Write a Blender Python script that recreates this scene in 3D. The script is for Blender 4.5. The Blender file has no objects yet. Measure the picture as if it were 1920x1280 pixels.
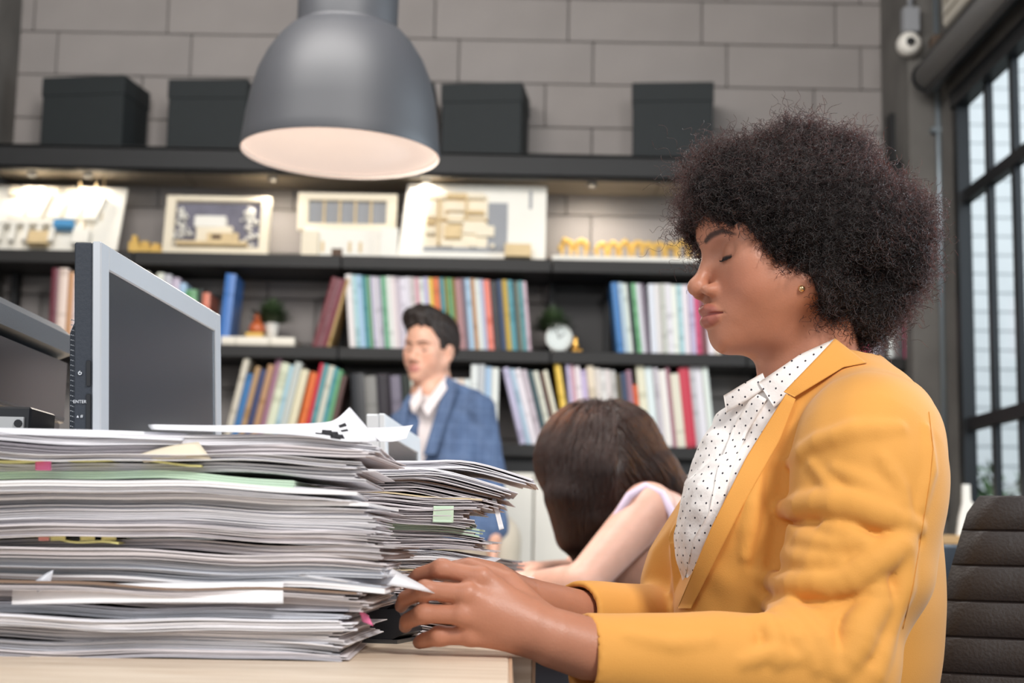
import bpy, bmesh, math, random
import numpy as np
from mathutils import Matrix, Vector
random.seed(7); RNG = np.random.default_rng(7)
SC = bpy.context.scene
COL = SC.collection
R = math.radians

# ------------------------------------------------------------------ camera
FPX = 2800.0; CAM = Vector((0, 0, 0.85)); PITCH = R(7.8); ROLL = R(1.1)
CROT = Matrix.Rotation(math.pi/2 + PITCH, 3, 'X') @ Matrix.Rotation(ROLL, 3, 'Z')
cd = bpy.data.cameras.new('camera'); cam = bpy.data.objects.new('camera', cd); COL.objects.link(cam)
cam.matrix_world = Matrix.Translation(CAM) @ CROT.to_4x4()
cd.sensor_width = 36; cd.lens = 36*FPX/1920; cd.clip_start = .05; cd.clip_end = 200
cd.dof.use_dof = True; cd.dof.focus_distance = 1.62; cd.dof.aperture_fstop = 6.0
SC.camera = cam

# ------------------------------------------------------------------ world, lights, exposure
W = bpy.data.worlds.new('world'); SC.world = W; W.use_nodes = True
bg = W.node_tree.nodes['Background']; bg.inputs[0].default_value = (.86, .93, 1.0, 1); bg.inputs[1].default_value = .52
def area(name, loc, target, sx, sy, power, col=(1, 1, 1)):
    l = bpy.data.lights.new(name, 'AREA'); l.shape = 'RECTANGLE'; l.size = sx; l.size_y = sy; l.energy = power; l.color = col
    o = bpy.data.objects.new(name, l); COL.objects.link(o); o.location = loc
    o.rotation_euler = (Vector(target)-Vector(loc)).to_track_quat('-Z', 'Y').to_euler()
    return o
area('key_light', (1.25, -.5, 2.75), (.35, 1.65, .95), .55, .55, 82, (1, .97, .94))
area('left_light', (-1.7, -.9, 2.4), (-.1, 1.6, .95), 1.4, 1.2, 20, (1, .98, .96))
area('room_light', (-.7, 2.6, 3.5), (.0, 6.2, 1.2), 2.4, 1.2, 180, (1, .97, .94))
area('window_light', (3.3, 3.6, 2.4), (.5, 2.2, 1.2), 2.4, 2.0, 200, (.82, .91, 1))
area('siding_fill_light', (5.5, 9.5, 5.5), (5.0, 14.6, 2.2), 4.0, 3.0, 260, (.95, .98, 1))  # added fill lamp, only brightens the building siding outside the window
vs = SC.view_settings
vs.view_transform = 'Standard'; vs.look = 'None'; vs.exposure = 0.0; vs.gamma = 1.0; vs.use_curve_mapping = False

# ------------------------------------------------------------------ mapping pixels of the 1920x1280 frame to places
def ray(px, py):
    return CROT @ Vector(((px-960)/FPX, -(py-640)/FPX, -1))
def at(px, py, Y):
    d = ray(px, py); return CAM + d*(Y/d.y)
def onz(px, py, z):
    d = ray(px, py); return CAM + d*((z-CAM.z)/d.z)
def topx(p):
    q = CROT.transposed() @ (Vector(p)-CAM); return (960-FPX*q.x/q.z, 640+FPX*q.y/q.z)

# ------------------------------------------------------------------ object helpers
def wm(o):
    m = o.matrix_basis.copy()
    return m if o.parent is None else wm(o.parent) @ o.matrix_parent_inverse @ m
def link(name, data, parent=None):
    o = bpy.data.objects.new(name, data); COL.objects.link(o)
    if parent is not None:
        o.parent = parent; o.matrix_parent_inverse = wm(parent).inverted()
    return o
def tag(o, label=None, cat=None, group=None, kind=None):
    if label: o['label'] = label
    if cat: o['category'] = cat
    if group: o['group'] = group
    if kind: o['kind'] = kind
    return o
def thing(name, label, cat, loc=(0, 0, 0), rot=(0, 0, 0), group=None):
    o = link(name, None); o.location = loc; o.rotation_euler = rot; o.empty_display_size = .05
    return tag(o, label, cat, group)
def mesh(name, v, f, mats=(), smooth=False):
    m = bpy.data.meshes.new(name)
    m.from_pydata([tuple(p) for p in v], [], [tuple(q) for q in f])
    for x in (mats if isinstance(mats, (list, tuple)) else [mats]): m.materials.append(x)
    if smooth: m.shade_smooth()
    m.update(); return m
def obj(name, v, f, mat, parent=None, smooth=False):
    return link(name, mesh(name, v, f, mat, smooth), parent)
def bmobj(name, bm, mat, parent=None, smooth=False):
    m = bpy.data.meshes.new(name); bmesh.ops.recalc_face_normals(bm, faces=bm.faces[:]); bm.to_mesh(m); bm.free()
    for x in (mat if isinstance(mat, (list, tuple)) else [mat]): m.materials.append(x)
    if smooth: m.shade_smooth()
    return link(name, m, parent)
def bbox(bm, lo, hi, bev=0, seg=1, M=None, mi=0):
    r = bmesh.ops.create_cube(bm, size=1); vs_ = r['verts']
    for v in vs_:
        v.co = Vector([(lo[i]+hi[i])/2 + v.co[i]*(hi[i]-lo[i]) for i in range(3)])
    fs = set(f for v in vs_ for f in v.link_faces)
    for f in fs: f.material_index = mi
    if bev > 0:
        es = list(set(e for v in vs_ for e in v.link_edges))
        rr = bmesh.ops.bevel(bm, geom=es, offset=bev, segments=seg, affect='EDGES', profile=.5)
        vs_ = list(set(vs_) | set(rr['verts'])); vs_ = [v for v in vs_ if v.is_valid]
        # bevel keeps the connected island
        isl = set(); st = [vs_[0]]
        while st:
            v = st.pop()
            if v in isl: continue
            isl.add(v); st += [e.other_vert(v) for e in v.link_edges]
        vs_ = list(isl)
    if M is not None:
        for v in vs_: v.co = M @ v.co
    return vs_
def box(name, lo, hi, mat, parent=None, bev=0, seg=1, M=None):
    bm = bmesh.new(); bbox(bm, lo, hi, bev, seg, M); return bmobj(name, bm, mat, parent)
def cyl_bm(bm, p0, p1, r0, r1=None, n=20, caps=True, mi=0):
    r1 = r0 if r1 is None else r1
    p0 = Vector(p0); p1 = Vector(p1); q = (p1-p0).to_track_quat('Z', 'Y')
    a = []; b = []
    for i in range(n):
        t = 2*math.pi*i/n; d = q @ Vector((math.cos(t), math.sin(t), 0))
        a.append(bm.verts.new(p0+d*r0)); b.append(bm.verts.new(p1+d*r1))
    for i in range(n):
        f = bm.faces.new((a[i], a[(i+1) % n], b[(i+1) % n], b[i])); f.material_index = mi; f.smooth = True
    if caps:
        f = bm.faces.new(a[::-1]); f.material_index = mi; f = bm.faces.new(b); f.material_index = mi
def cyl(name, p0, p1, r0, mat, parent=None, r1=None, n=20):
    bm = bmesh.new(); cyl_bm(bm, p0, p1, r0, r1, n); return bmobj(name, bm, mat, parent)
def lathe_bm(bm, prof, c, axis=Vector((0, 0, 1)), n=32, mi=0):
    q = Vector(axis).to_track_quat('Z', 'Y'); c = Vector(c); rows = []
    for (r, z) in prof:
        if r < 1e-6: rows.append([bm.verts.new(c + q @ Vector((0, 0, z)))])
        else: rows.append([bm.verts.new(c + q @ Vector((r*math.cos(2*math.pi*i/n), r*math.sin(2*math.pi*i/n), z))) for i in range(n)])
    for a, b in zip(rows, rows[1:]):
        for i in range(n):
            j = (i+1) % n
            if len(a) == 1 and len(b) == 1: continue
            if len(a) == 1: f = bm.faces.new((a[0], b[j], b[i]))
            elif len(b) == 1: f = bm.faces.new((a[i], a[j], b[0]))
            else: f = bm.faces.new((a[i], a[j], b[j], b[i]))
            f.material_index = mi; f.smooth = True
def lathe(name, prof, c, mat, parent=None, axis=(0, 0, 1), n=32):
    bm = bmesh.new(); lathe_bm(bm, prof, c, axis, n); return bmobj(name, bm, mat, parent)
def tube_vf(pts, r, n=8):
    """swept tube: list of points, radius or radii -> verts, faces"""
    pts = [Vector(p) for p in pts]; m = len(pts); rs = r if hasattr(r, '__len__') else [r]*m
    v = []; f = []; up = Vector((0, 0, 1)); prev = None
    for i in range(m):
        t = (pts[min(i+1, m-1)]-pts[max(i-1, 0)]).normalized()
        if prev is None: a = t.orthogonal().normalized()
        else: a = (prev - t*prev.dot(t)).normalized()
        prev = a; b = t.cross(a)
        for k in range(n):
            w = 2*math.pi*k/n; v.append(pts[i]+(a*math.cos(w)+b*math.sin(w))*rs[i])
    for i in range(m-1):
        for k in range(n):
            f.append((i*n+k, i*n+(k+1) % n, (i+1)*n+(k+1) % n, (i+1)*n+k))
    f.append(tuple(range(n))[::-1]); f.append(tuple((m-1)*n+k for k in range(n)))
    return v, f
def tube(name, pts, r, mat, parent=None, n=8):
    v, f = tube_vf(pts, r, n); return obj(name, v, f, mat, parent, True)
def prism_bm(bm, poly, M, depth, mi=0):
    """polygon (x, z) list extruded along +y by depth, then M"""
    a = [bm.verts.new(M @ Vector((x, 0, z))) for x, z in poly]; b = [bm.verts.new(M @ Vector((x, depth, z))) for x, z in poly]
    n = len(poly)
    f = bm.faces.new(a); f.material_index = mi; f = bm.faces.new(b[::-1]); f.material_index = mi
    for i in range(n):
        f = bm.faces.new((a[i], b[i], b[(i+1) % n], a[(i+1) % n])); f.material_index = mi
def text(name, s, M, size, mat, parent, extrude=.0003):
    c = bpy.data.curves.new(name, 'FONT'); c.body = s; c.size = size; c.extrude = extrude; c.align_x = 'CENTER'; c.align_y = 'CENTER'
    tmp = bpy.data.objects.new(name, c); COL.objects.link(tmp); dg = bpy.context.evaluated_depsgraph_get(); me = bpy.data.meshes.new_from_object(tmp.evaluated_get(dg)); bpy.data.objects.remove(tmp)
    me.transform(M); me.materials.clear(); me.materials.append(mat); me.name = name
    return link(name, me, parent)

# ------------------------------------------------------------------ materials
def s2l(c):
    return tuple((x/255/12.92 if x/255 <= .04045 else ((x/255+.055)/1.055)**2.4) for x in c)
MATS = {}
def mat(name, rgb, rough=.5, metal=0.0, var=.0, scale=8.0, bump=.0, bscale=60.0, spec=.5, emit=None, estr=0, sheen=0, coat=0, sss=0, stretch=None, rgb2=None, vcol=None, island=0):
    """rgb in sRGB 0-255"""
    if name in MATS: return MATS[name]
    m = bpy.data.materials.new(name); m.use_nodes = True; nt = m.node_tree; N = nt.nodes; L = nt.links
    p = N['Principled BSDF']; c = s2l(rgb)
    p.inputs['Base Color'].default_value = (*c, 1); p.inputs['Roughness'].default_value = rough; p.inputs['Metallic'].default_value = metal
    p.inputs['Specular IOR Level'].default_value = spec
    if sheen: p.inputs['Sheen Weight'].default_value = sheen; p.inputs['Sheen Roughness'].default_value = .5
    if coat: p.inputs['Coat Weight'].default_value = coat; p.inputs['Coat Roughness'].default_value = .1
    if sss:
        p.inputs['Subsurface Weight'].default_value = sss; p.inputs['Subsurface Radius'].default_value = (.012, .005, .003); p.inputs['Subsurface Scale'].default_value = 1.0
    if emit: p.inputs['Emission Color'].default_value = (*s2l(emit), 1); p.inputs['Emission Strength'].default_value = estr
    tc = N.new('ShaderNodeTexCoord'); mp = N.new('ShaderNodeMapping'); L.new(tc.outputs['Object'], mp.inputs['Vector'])
    if stretch: mp.inputs['Scale'].default_value = stretch
    src = None
    if vcol:
        a = N.new('ShaderNodeVertexColor'); a.layer_name = vcol; src = a.outputs['Color']
    if var or rgb2:
        n = N.new('ShaderNodeTexNoise'); n.inputs['Scale'].default_value = scale; n.inputs['Detail'].default_value = 4; L.new(mp.outputs[0], n.inputs['Vector'])
        rp = N.new('ShaderNodeMapRange'); rp.inputs['From Min'].default_value = .3; rp.inputs['From Max'].default_value = .7; L.new(n.outputs['Fac'], rp.inputs['Value'])
        mx = N.new('ShaderNodeMix'); mx.data_type = 'RGBA'; L.new(rp.outputs[0], mx.inputs['Factor'])
        c2 = s2l(rgb2) if rgb2 else tuple(max(0, x*(1-var)) for x in c)
        if src is not None:
            hs = N.new('ShaderNodeHueSaturation'); hs.inputs['Value'].default_value = 1-var; L.new(src, hs.inputs['Color'])
            L.new(src, mx.inputs['A']); L.new(hs.outputs[0], mx.inputs['B'])
        else:
            mx.inputs['A'].default_value = (*c, 1); mx.inputs['B'].default_value = (*c2, 1)
        src = mx.outputs['Result']
    if island:
        g = N.new('ShaderNodeNewGeometry'); hs = N.new('ShaderNodeHueSaturation'); mr = N.new('ShaderNodeMapRange')
        mr.inputs['To Min'].default_value = 1-island; mr.inputs['To Max'].default_value = 1.0; L.new(g.outputs['Random Per Island'], mr.inputs['Value']); L.new(mr.outputs[0], hs.inputs['Value'])
        if src is not None: L.new(src, hs.inputs['Color'])
        else: hs.inputs['Color'].default_value = (*c, 1)
        src = hs.outputs[0]
    if src is not None: L.new(src, p.inputs['Base Color'])
    if bump:
        n2 = N.new('ShaderNodeTexNoise'); n2.inputs['Scale'].default_value = bscale; n2.inputs['Detail'].default_value = 3; L.new(mp.outputs[0], n2.inputs['Vector'])
        b = N.new('ShaderNodeBump'); b.inputs['Strength'].default_value = bump; b.inputs['Distance'].default_value = .01; L.new(n2.outputs['Fac'], b.inputs['Height']); L.new(b.outputs[0], p.inputs['Normal'])
    MATS[name] = m; return m

# ------------------------------------------------------------------ implicit surfaces (sculpted bodies, cloth, hair masses)
def smin(a, b, k):
    h = np.clip(.5+.5*(b-a)/k, 0, 1); return b+(a-b)*h-k*h*(1-h)
def smax(a, b, k): return -smin(-a, -b, k)
def sph(P, c, r): return np.sqrt(((P-np.asarray(c))**2).sum(1))-r
def ell(P, c, r):
    q = P-np.asarray(c); r = np.asarray(r)
    k0 = np.sqrt(((q/r)**2).sum(1)); k1 = np.sqrt(((q/(r*r))**2).sum(1))
    return k0*(k0-1)/np.maximum(k1, 1e-9)
def cap(P, a, b, ra, rb=None):
    rb = ra if rb is None else rb
    a = np.asarray(a, float); b = np.asarray(b, float); ab = b-a; t = np.clip(((P-a)@ab)/max(ab@ab, 1e-12), 0, 1)
    return np.sqrt((((P-a)-t[:, None]*ab)**2).sum(1))-(ra+(rb-ra)*t)
def chain(P, pts, rs, k=None):
    d = None
    for i in range(len(pts)-1):
        e = cap(P, pts[i], pts[i+1], rs[i], rs[i+1]); d = e if d is None else (np.minimum(d, e) if not k else smin(d, e, k))
    return d
def wob(P, s, seed=0):
    """smooth pseudo-noise, about -1..1"""
    a = np.random.default_rng(seed).normal(size=(6, 3)); ph = np.random.default_rng(seed+1).uniform(0, 6.28, 6); o = np.zeros(len(P))
    for i in range(6): o += np.sin(P@(a[i]*s)+ph[i])
    return o/3
def sdf_mesh(f, lo, hi, h, B=6, slack=1.35):
    lo = np.asarray(lo, float); hi = np.asarray(hi, float)
    nb = np.maximum(1, np.ceil((hi-lo)/(h*B)).astype(int)); n = nb*B+1
    bi = np.stack(np.meshgrid(*[np.arange(k) for k in nb], indexing='ij'), -1).reshape(-1, 3)
    cen = lo+(bi+.5)*B*h; d = f(cen); act = np.abs(d) < B*h*.87*slack
    G = np.empty(tuple(n), np.float32)
    S = np.where(d > 0, 1., -1.).reshape(nb)
    G[:-1, :-1, :-1] = np.repeat(np.repeat(np.repeat(S, B, 0), B, 1), B, 2); G[-1] = G[-2]; G[:, -1] = G[:, -2]; G[:, :, -1] = G[:, :, -2]
    loc = np.stack(np.meshgrid(*[np.arange(B+1)]*3, indexing='ij'), -1).reshape(-1, 3)
    A = bi[act]
    for s in range(0, len(A), 900):
        idx = (A[s:s+900, None, :]*B+loc[None]).reshape(-1, 3)
        G[idx[:, 0], idx[:, 1], idx[:, 2]] = f(lo+idx*h)
    I = G < 0
    c = np.zeros(tuple(n-1), np.int8); offs = [(i, j, k) for i in (0, 1) for j in (0, 1) for k in (0, 1)]
    sl = lambda o: tuple(slice(o[i], n[i]-1+o[i]) for i in range(3))
    for o in offs: c += I[sl(o)]
    cells = np.argwhere((c > 0) & (c < 8))
    vid = -np.ones(tuple(n-1), np.int64); vid[cells[:, 0], cells[:, 1], cells[:, 2]] = np.arange(len(cells))
    acc = np.zeros((len(cells), 3)); cnt = np.zeros(len(cells))
    for a in offs:
        for ax in range(3):
            if a[ax]: continue
            b = list(a); b[ax] = 1
            ga = G[cells[:, 0]+a[0], cells[:, 1]+a[1], cells[:, 2]+a[2]]; gb = G[cells[:, 0]+b[0], cells[:, 1]+b[1], cells[:, 2]+b[2]]
            m = (ga < 0) != (gb < 0); t = np.where(m, ga/np.where(m, ga-gb, 1), 0)
            p = np.repeat(np.array(a, float)[None], len(cells), 0); p[:, ax] = t
            acc += p*m[:, None]; cnt += m
    V = lo+(cells+acc/cnt[:, None])*h
    F = []
    for ax in range(3):
        u, w = (ax+1) % 3, (ax+2) % 3
        s0 = [slice(1, n[i]-1) for i in range(3)]; s1 = list(s0); s0[ax] = slice(0, n[ax]-1); s1[ax] = slice(1, n[ax])
        a = I[tuple(s0)]; b = I[tuple(s1)]; e = np.argwhere(a != b)
        flip = a[e[:, 0], e[:, 1], e[:, 2]]
        base = e+1; base[:, ax] -= 1
        def g(du, dw):
            q = base.copy(); q[:, u] -= du; q[:, w] -= dw; return vid[q[:, 0], q[:, 1], q[:, 2]]
        q = np.stack([g(1, 1), g(0, 1), g(0, 0), g(1, 0)], 1)
        q[~flip] = q[~flip][:, ::-1]; F.append(q)
    F = np.concatenate(F); return V, F[(F >= 0).all(1)]
def np_mesh(name, V, F, mats, smooth=True, colors=None):
    m = bpy.data.meshes.new(name); m.vertices.add(len(V)); m.vertices.foreach_set('co', np.asarray(V, np.float32).ravel())
    k = F.shape[1]; m.loops.add(F.size); m.loops.foreach_set('vertex_index', F.astype(np.int32).ravel())
    m.polygons.add(len(F)); m.polygons.foreach_set('loop_start', np.arange(0, F.size, k, dtype=np.int32))
    m.update(calc_edges=True); m.validate()
    for x in (mats if isinstance(mats, (list, tuple)) else [mats]): m.materials.append(x)
    if colors is not None:
        a = m.color_attributes.new('Col', 'FLOAT_COLOR', 'POINT'); c = np.ones((len(V), 4), np.float32); c[:, :3] = colors; a.data.foreach_set('color', c.ravel())
    if smooth: m.shade_smooth()
    return m
def grad(f, P, e=.002):
    g = np.stack([f(P+np.eye(3)[i]*e)-f(P-np.eye(3)[i]*e) for i in range(3)], 1); return g/np.maximum(np.linalg.norm(g, axis=1, keepdims=True), 1e-9)
def march_many(f, px, y0=1.1, y1=2.6, it=70):
    """first hits of the sight lines through pixels with an implicit surface (nan where there is none)"""
    D = np.array([ray(*p) for p in px]); D = D/D[:, 1:2]; c = np.array(CAM); t = np.full(len(D), y0); hit = np.zeros(len(D), bool)
    for _ in range(it):
        a = np.where(~hit & (t < y1))[0]
        if not len(a): break
        v = f(c+D[a]*t[a, None]); hit[a[v < .0004]] = True; t[a] += np.where(v < .0004, 0, v*.8)
    t[~hit & ~(t < y1)] = np.nan
    return c+D*t[:, None]
def march(f, px, py, y0=1.1, y1=2.6):
    p = march_many(f, [(px, py)], y0, y1)[0]; return None if np.isnan(p[0]) else p
def hair_curves(name, strands, radius, m, parent):
    """strands: array (n, k, 3)"""
    n, k = strands.shape[:2]
    c = bpy.data.hair_curves.new(name); c.add_curves([k]*n)
    c.attributes['position'].data.foreach_set('vector', strands.astype(np.float32).ravel()) if 'position' in c.attributes else None
    a = c.attributes.get('radius') or c.attributes.new('radius', 'FLOAT', 'POINT')
    rr = np.asarray(radius, np.float32)*np.ones((n, 1)) if np.ndim(radius) else np.full((n, k), radius, np.float32)
    a.data.foreach_set('value', rr.astype(np.float32).ravel())
    c.materials.append(m); return link(name, c, parent)

# ================================================================== THE SETTING
M_BLOCK = mat('aerated block', (150, 144, 141), .9, var=.12, scale=3, bump=.25, bscale=120)
M_MORTAR = mat('mortar', (112, 106, 102), .95, var=.2, scale=20)
M_CONC = mat('concrete', (106, 103, 99), .85, var=.3, scale=5, bump=.2, bscale=40)
M_FLOOR = mat('polished concrete', (120, 116, 112), .45, var=.2, scale=2)
M_CEIL = mat('ceiling paint', (150, 148, 145), .9, var=.05)
M_WALLP = mat('wall paint', (168, 165, 160), .9, var=.06)
M_STEEL = mat('blackened steel', (19, 20, 22), .6, .0, var=.35, scale=6, bump=.15, bscale=80, stretch=(.3, 1, 4))
M_SHELFWOOD = mat('dark stained shelf', (32, 30, 29), .6, var=.45, scale=5, bump=.2, bscale=30, stretch=(.5, 3, 8))
M_WINFR = mat('window steel', (12, 16, 20), .4, .2, var=.2)
M_WHITE = mat('white lacquer', (232, 228, 220), .45, var=.04)
WY = 6.5
wall = box('wall_back', (-3.4, WY+.02, 0), (1.83, WY+.14, 3.7), M_MORTAR); tag(wall, 'grey aerated concrete block wall behind the shelves', kind='structure')
BW, BH, J = .603, .2, .004
zrow0 = at(600, 71, WY).z - 10*BH
bmesh_cache = {}
def block_mesh(w):
    k = round(w, 3)
    if k not in bmesh_cache:
        bm = bmesh.new(); bbox(bm, (J/2, 0, J/2), (w-J/2, .04, BH-J/2), .004); m = bpy.data.meshes.new('block'); bm.to_mesh(m); bm.free(); m.materials.append(M_BLOCK); bmesh_cache[k] = m
    return bmesh_cache[k]
XL, XR = -2.62, at(1672, 200, WY).x
xref = [at(275, 30, WY).x, at(108, 110, WY).x, at(268, 160, WY).x]
for r in range(16):
    z = zrow0 + r*BH
    if z < 1.0 or z > 3.6: continue
    x = {0: xref[0], 1: xref[1]}[r % 2] - 6*BW + (.1 if r % 4 == 2 else 0)
    while x < XR:
        a, b = max(x, XL), min(x+BW, XR)
        if b-a > .04:
            o = link('block', block_mesh(b-a), wall); o.location = (a, WY-.018+RNG.uniform(-.001, .001), z)
        x += BW
tag(box('floor', (-3.4, -1.5, -.1), (1.83, WY+.14, 0), M_FLOOR), 'grey polished concrete floor', kind='structure')
tag(box('ceiling', (-3.4, 1.2, 3.7), (1.83, WY+.14, 3.8), M_CEIL), 'pale concrete ceiling', kind='structure')
tag(box('wall_left', (-3.4, 2.6, 0), (-3.3, WY+.02, 3.7), M_WALLP), 'painted wall at the far left', kind='structure')
# concrete columns
cxl = at(12, 60, 6.3).x
tag(box('trim_1', (cxl-.34, 6.18, 0), (cxl, WY+.02, 3.7), M_CONC, bev=.008), 'grey concrete column at the left end of the shelves', kind='structure')
c0 = at(1674, 300, 6.3).x; WXR = 1.755
tag(box('trim_2', (c0, 6.02, 0), (WXR+.06, WY+.02, 3.7), M_CONC, bev=.008), 'grey concrete column in the corner by the window', kind='structure')
# right wall with the tall steel window
Z0, Z1 = .32, at(1790, 175, 5.8).z
WYA, WYB = 1.0, 5.80
wr = box('wall_right', (WXR, WYB, 0), (WXR+.06, 6.02, 3.7), M_CONC); tag(wr, 'grey concrete wall beside the window', kind='structure')
box('wall_below_window', (WXR, -1.5, 0), (WXR+.06, WYB, Z0), M_CONC, wr); box('wall_above_window', (WXR, -1.5, Z1), (WXR+.06, WYB, 3.7), M_CONC, wr)
box('wall_before_window', (WXR, -1.5, Z0), (WXR+.06, WYA, Z1), M_CONC, wr)
win = link('window_1', None); win.location = (WXR+.05, (WYA+WYB)/2, Z0); tag(win, 'tall black steel grid window with clear panes', kind='structure')
def glassmat():
    m = bpy.data.materials.new('window glass'); m.use_nodes = True; nt = m.node_tree; N = nt.nodes; N.remove(N['Principled BSDF'])
    t = N.new('ShaderNodeBsdfTransparent'); g = N.new('ShaderNodeBsdfGlossy'); g.inputs['Roughness'].default_value = .02; x = N.new('ShaderNodeMixShader')
    t.inputs[0].default_value = (.93, .96, .97, 1)
    x.inputs[0].default_value = .05
    nt.links.new(t.outputs[0], x.inputs[1]); nt.links.new(g.outputs[0], x.inputs[2]); nt.links.new(x.outputs[0], N['Material Output'].inputs[0]); return m
M_GLASS = glassmat()
box('frame', (WXR-.01, WYB-.06, Z0), (WXR+.04, WYB, Z1), M_WINFR, win); box('frame', (WXR-.02, WYA, Z0), (WXR+.04, WYA+.06, Z1), M_WINFR, win)
box('frame', (WXR-.02, WYA, Z1-.07), (WXR+.04, WYB, Z1), M_WINFR, win); box('frame', (WXR-.02, WYA, Z0), (WXR+.04, WYB, Z0+.07), M_WINFR, win)
zb = [Z0+.07, at(1820, 791, 5.7).z-.03, at(1815, 363, 5.7).z-.03, Z1-.07]
for z in zb[1:3]: box('transom', (WXR+.005, WYA+.06, z), (WXR+.04, WYB-.06, z+.05), M_WINFR, win)
yb = [WYB-.06]; y = WYB-.06
while y > WYA+.4:
    y -= .285; yb.append(y)
yb.append(WYA+.06)
pm = {}
for i, (a, b) in enumerate(zip(yb, yb[1:])):
    if i: box('mullion', (WXR+.012, a-.02, Z0+.07), (WXR+.036, a+.02, Z1-.07), M_WINFR, win)
    for k in range(3):
        box('pane', (WXR+.03, b, zb[k]), (WXR+.036, a, zb[k+1]), M_GLASS, win)
# outdoors
M_SIDING = mat('pale siding', (244, 246, 247), .7, var=.05)
M_OUT = mat('outdoor paving', (150, 150, 145), .9, var=.15)
tag(box('outside_ground', (1.84, -3, -.15), (14, 16, -.05), M_OUT), 'pale paving outside the window', 'paving', kind='structure')
hs_ = thing('building', 'pale neighbouring building with horizontal siding outside the window', 'building', (6.5, 12, 0))
box('wall', (3.2, 14.6, 0), (12, 15, 6), M_SIDING, hs_)
sidm = None
for i in range(30):
    z = .2+i*.19; box('siding_board', (3.2, 14.56, z), (12, 14.6, z+.17), M_SIDING, hs_)
M_LEAF = mat('outdoor leaves', (70, 110, 48), .6, var=.4, scale=5)
def bush(c, r, n, label):
    t = thing('bush', label, 'bush', (c[0], c[1], -.05))
    V = []; F = []
    for i in range(n):
        d = RNG.normal(size=3); d /= np.linalg.norm(d); p = np.array(c)+d*np.array(r)*RNG.uniform(.5, 1)
        a = RNG.normal(size=3); a /= np.linalg.norm(a); b = np.cross(a, d); b /= np.linalg.norm(b)+1e-9; s = RNG.uniform(.04, .09)
        k = len(V); V += [p-a*s, p+b*s*.4, p+a*s, p-b*s*.4]; F.append((k, k+1, k+2, k+3))
    tag(obj('foliage', V, F, M_LEAF, t), kind='stuff')
    cyl('stem', (c[0], c[1], -.05), (c[0], c[1], c[2]), .04, mat('bark', (80, 66, 52), .9, var=.3), t)
bush((3.35, 10.6, .75), (.55, .6, .75), 1500, 'green leafy bush outside the window')
# roller blind above the window, conduit, security camera and boxes on the column
t = thing('roller_blind', 'grey rolled-up blind in a casing above the window', 'blind', (WXR-.06, 3.6, Z1+.02))
bz = Z1+.10
cyl('roll', (WXR-.075, 1.0, bz), (WXR-.075, 5.9, bz), .055, mat('blind fabric', (150, 150, 150), .8, var=.05), t)
cyl('end_cap', (WXR-.075, 5.9, bz), (WXR-.075, 5.915, bz), .065, M_WINFR, t)
box('bottom_rail', (WXR-.09, 1.0, bz-.085), (WXR-.065, 5.9, bz-.06), M_WINFR, t)
box('headrail', (WXR-.1, 1.0, bz+.05), (WXR, 5.9, bz+.075), M_WINFR, t)
M_PIPE = mat('galvanised pipe', (138, 148, 155), .4, .6, var=.1)
a, b = at(1754, 0, 6.0), at(1769, 1000, 6.0); xp = at(1764, 500, 6.0).x
cd_ = tag(cyl('conduit_pipe', (xp, 5.995, 1.0), (xp, 5.995, 3.6), .0115, M_PIPE, n=12), 'thin grey conduit pipe running up the corner column', 'pipe')
for zz in (at(1760, 245, 6).z, at(1770, 880, 6).z):
    box('pipe_clip', (xp-.03, 5.98, zz-.01), (xp+.03, 6.02, zz+.01), M_PIPE, cd_)
p = at(1705, 82, 5.97)
t = thing('security_camera', 'white dome security camera on the concrete column', 'camera', (p.x, 6.02, p.z))
lathe('housing', [(0, -.06), (.035, -.058), (.05, -.03), (.05, .0), (.044, .02), (.03, .036), (0, .04)], (p.x, 5.97, p.z), M_WHITE, t, axis=(-.1, -1, -.1), n=24)
lathe('lens', [(0, .0), (.019, 0), (.017, .008), (0, .011)], (p.x-.006, 5.928, p.z-.004), mat('lens black', (12, 12, 14), .1), t, axis=(-.1, -1, -.1), n=18)
p = at(1708, 38, 5.98)
t = thing('junction_box', 'small grey junction box above the security camera', 'electrical box', (p.x, 6.0, p.z))
box('case', (p.x-.033, 5.965, p.z-.055), (p.x+.033, 6.02, p.z+.055), mat('grey plastic', (140, 142, 146), .5), t, bev=.004)
box('lid', (p.x-.029, 5.958, p.z-.05), (p.x+.029, 5.965, p.z+.05), MATS['grey plastic'], t)
cyl('cable', (p.x-.0, 5.99, p.z+.055), (p.x, 5.99, 3.6), .012, MATS['grey plastic'], t, n=10)
p = at(1761, 88, 5.95)
t = thing('wall_sensor', 'small brown sensor bracket on the pipe beside the blind', 'sensor', (p.x, 6.0, p.z))
M_BRN = mat('brown plastic', (92, 76, 64), .6)
box('bracket', (p.x-.03, 5.93, p.z-.05), (p.x+.03, 6.0, p.z+.05), M_BRN, t, bev=.006)
cyl('lens', (p.x, 5.935, p.z-.01), (p.x, 5.92, p.z-.01), .016, mat('lens black', (12, 12, 14)), t); cyl('bulb', (p.x-.002, 5.94, p.z-.035), (p.x-.002, 5.915, p.z-.035), .013, M_WHITE, t)
p = at(1796, 22, 5.6)
t = thing('air_conditioner', 'beige air conditioner unit high above the blind', 'air conditioner', (p.x+.06, 5.0, p.z))
box('body', (p.x-.02, 4.6, p.z-.02), (WXR, 5.75, p.z+.28), mat('beige plastic', (190, 184, 172), .5), t, bev=.02, seg=2)
for k in range(4): box('louvre', (p.x-.03, 4.65, p.z+.02+k*.05), (p.x-.018, 5.7, p.z+.032+k*.05), MATS['beige plastic'], t)

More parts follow.
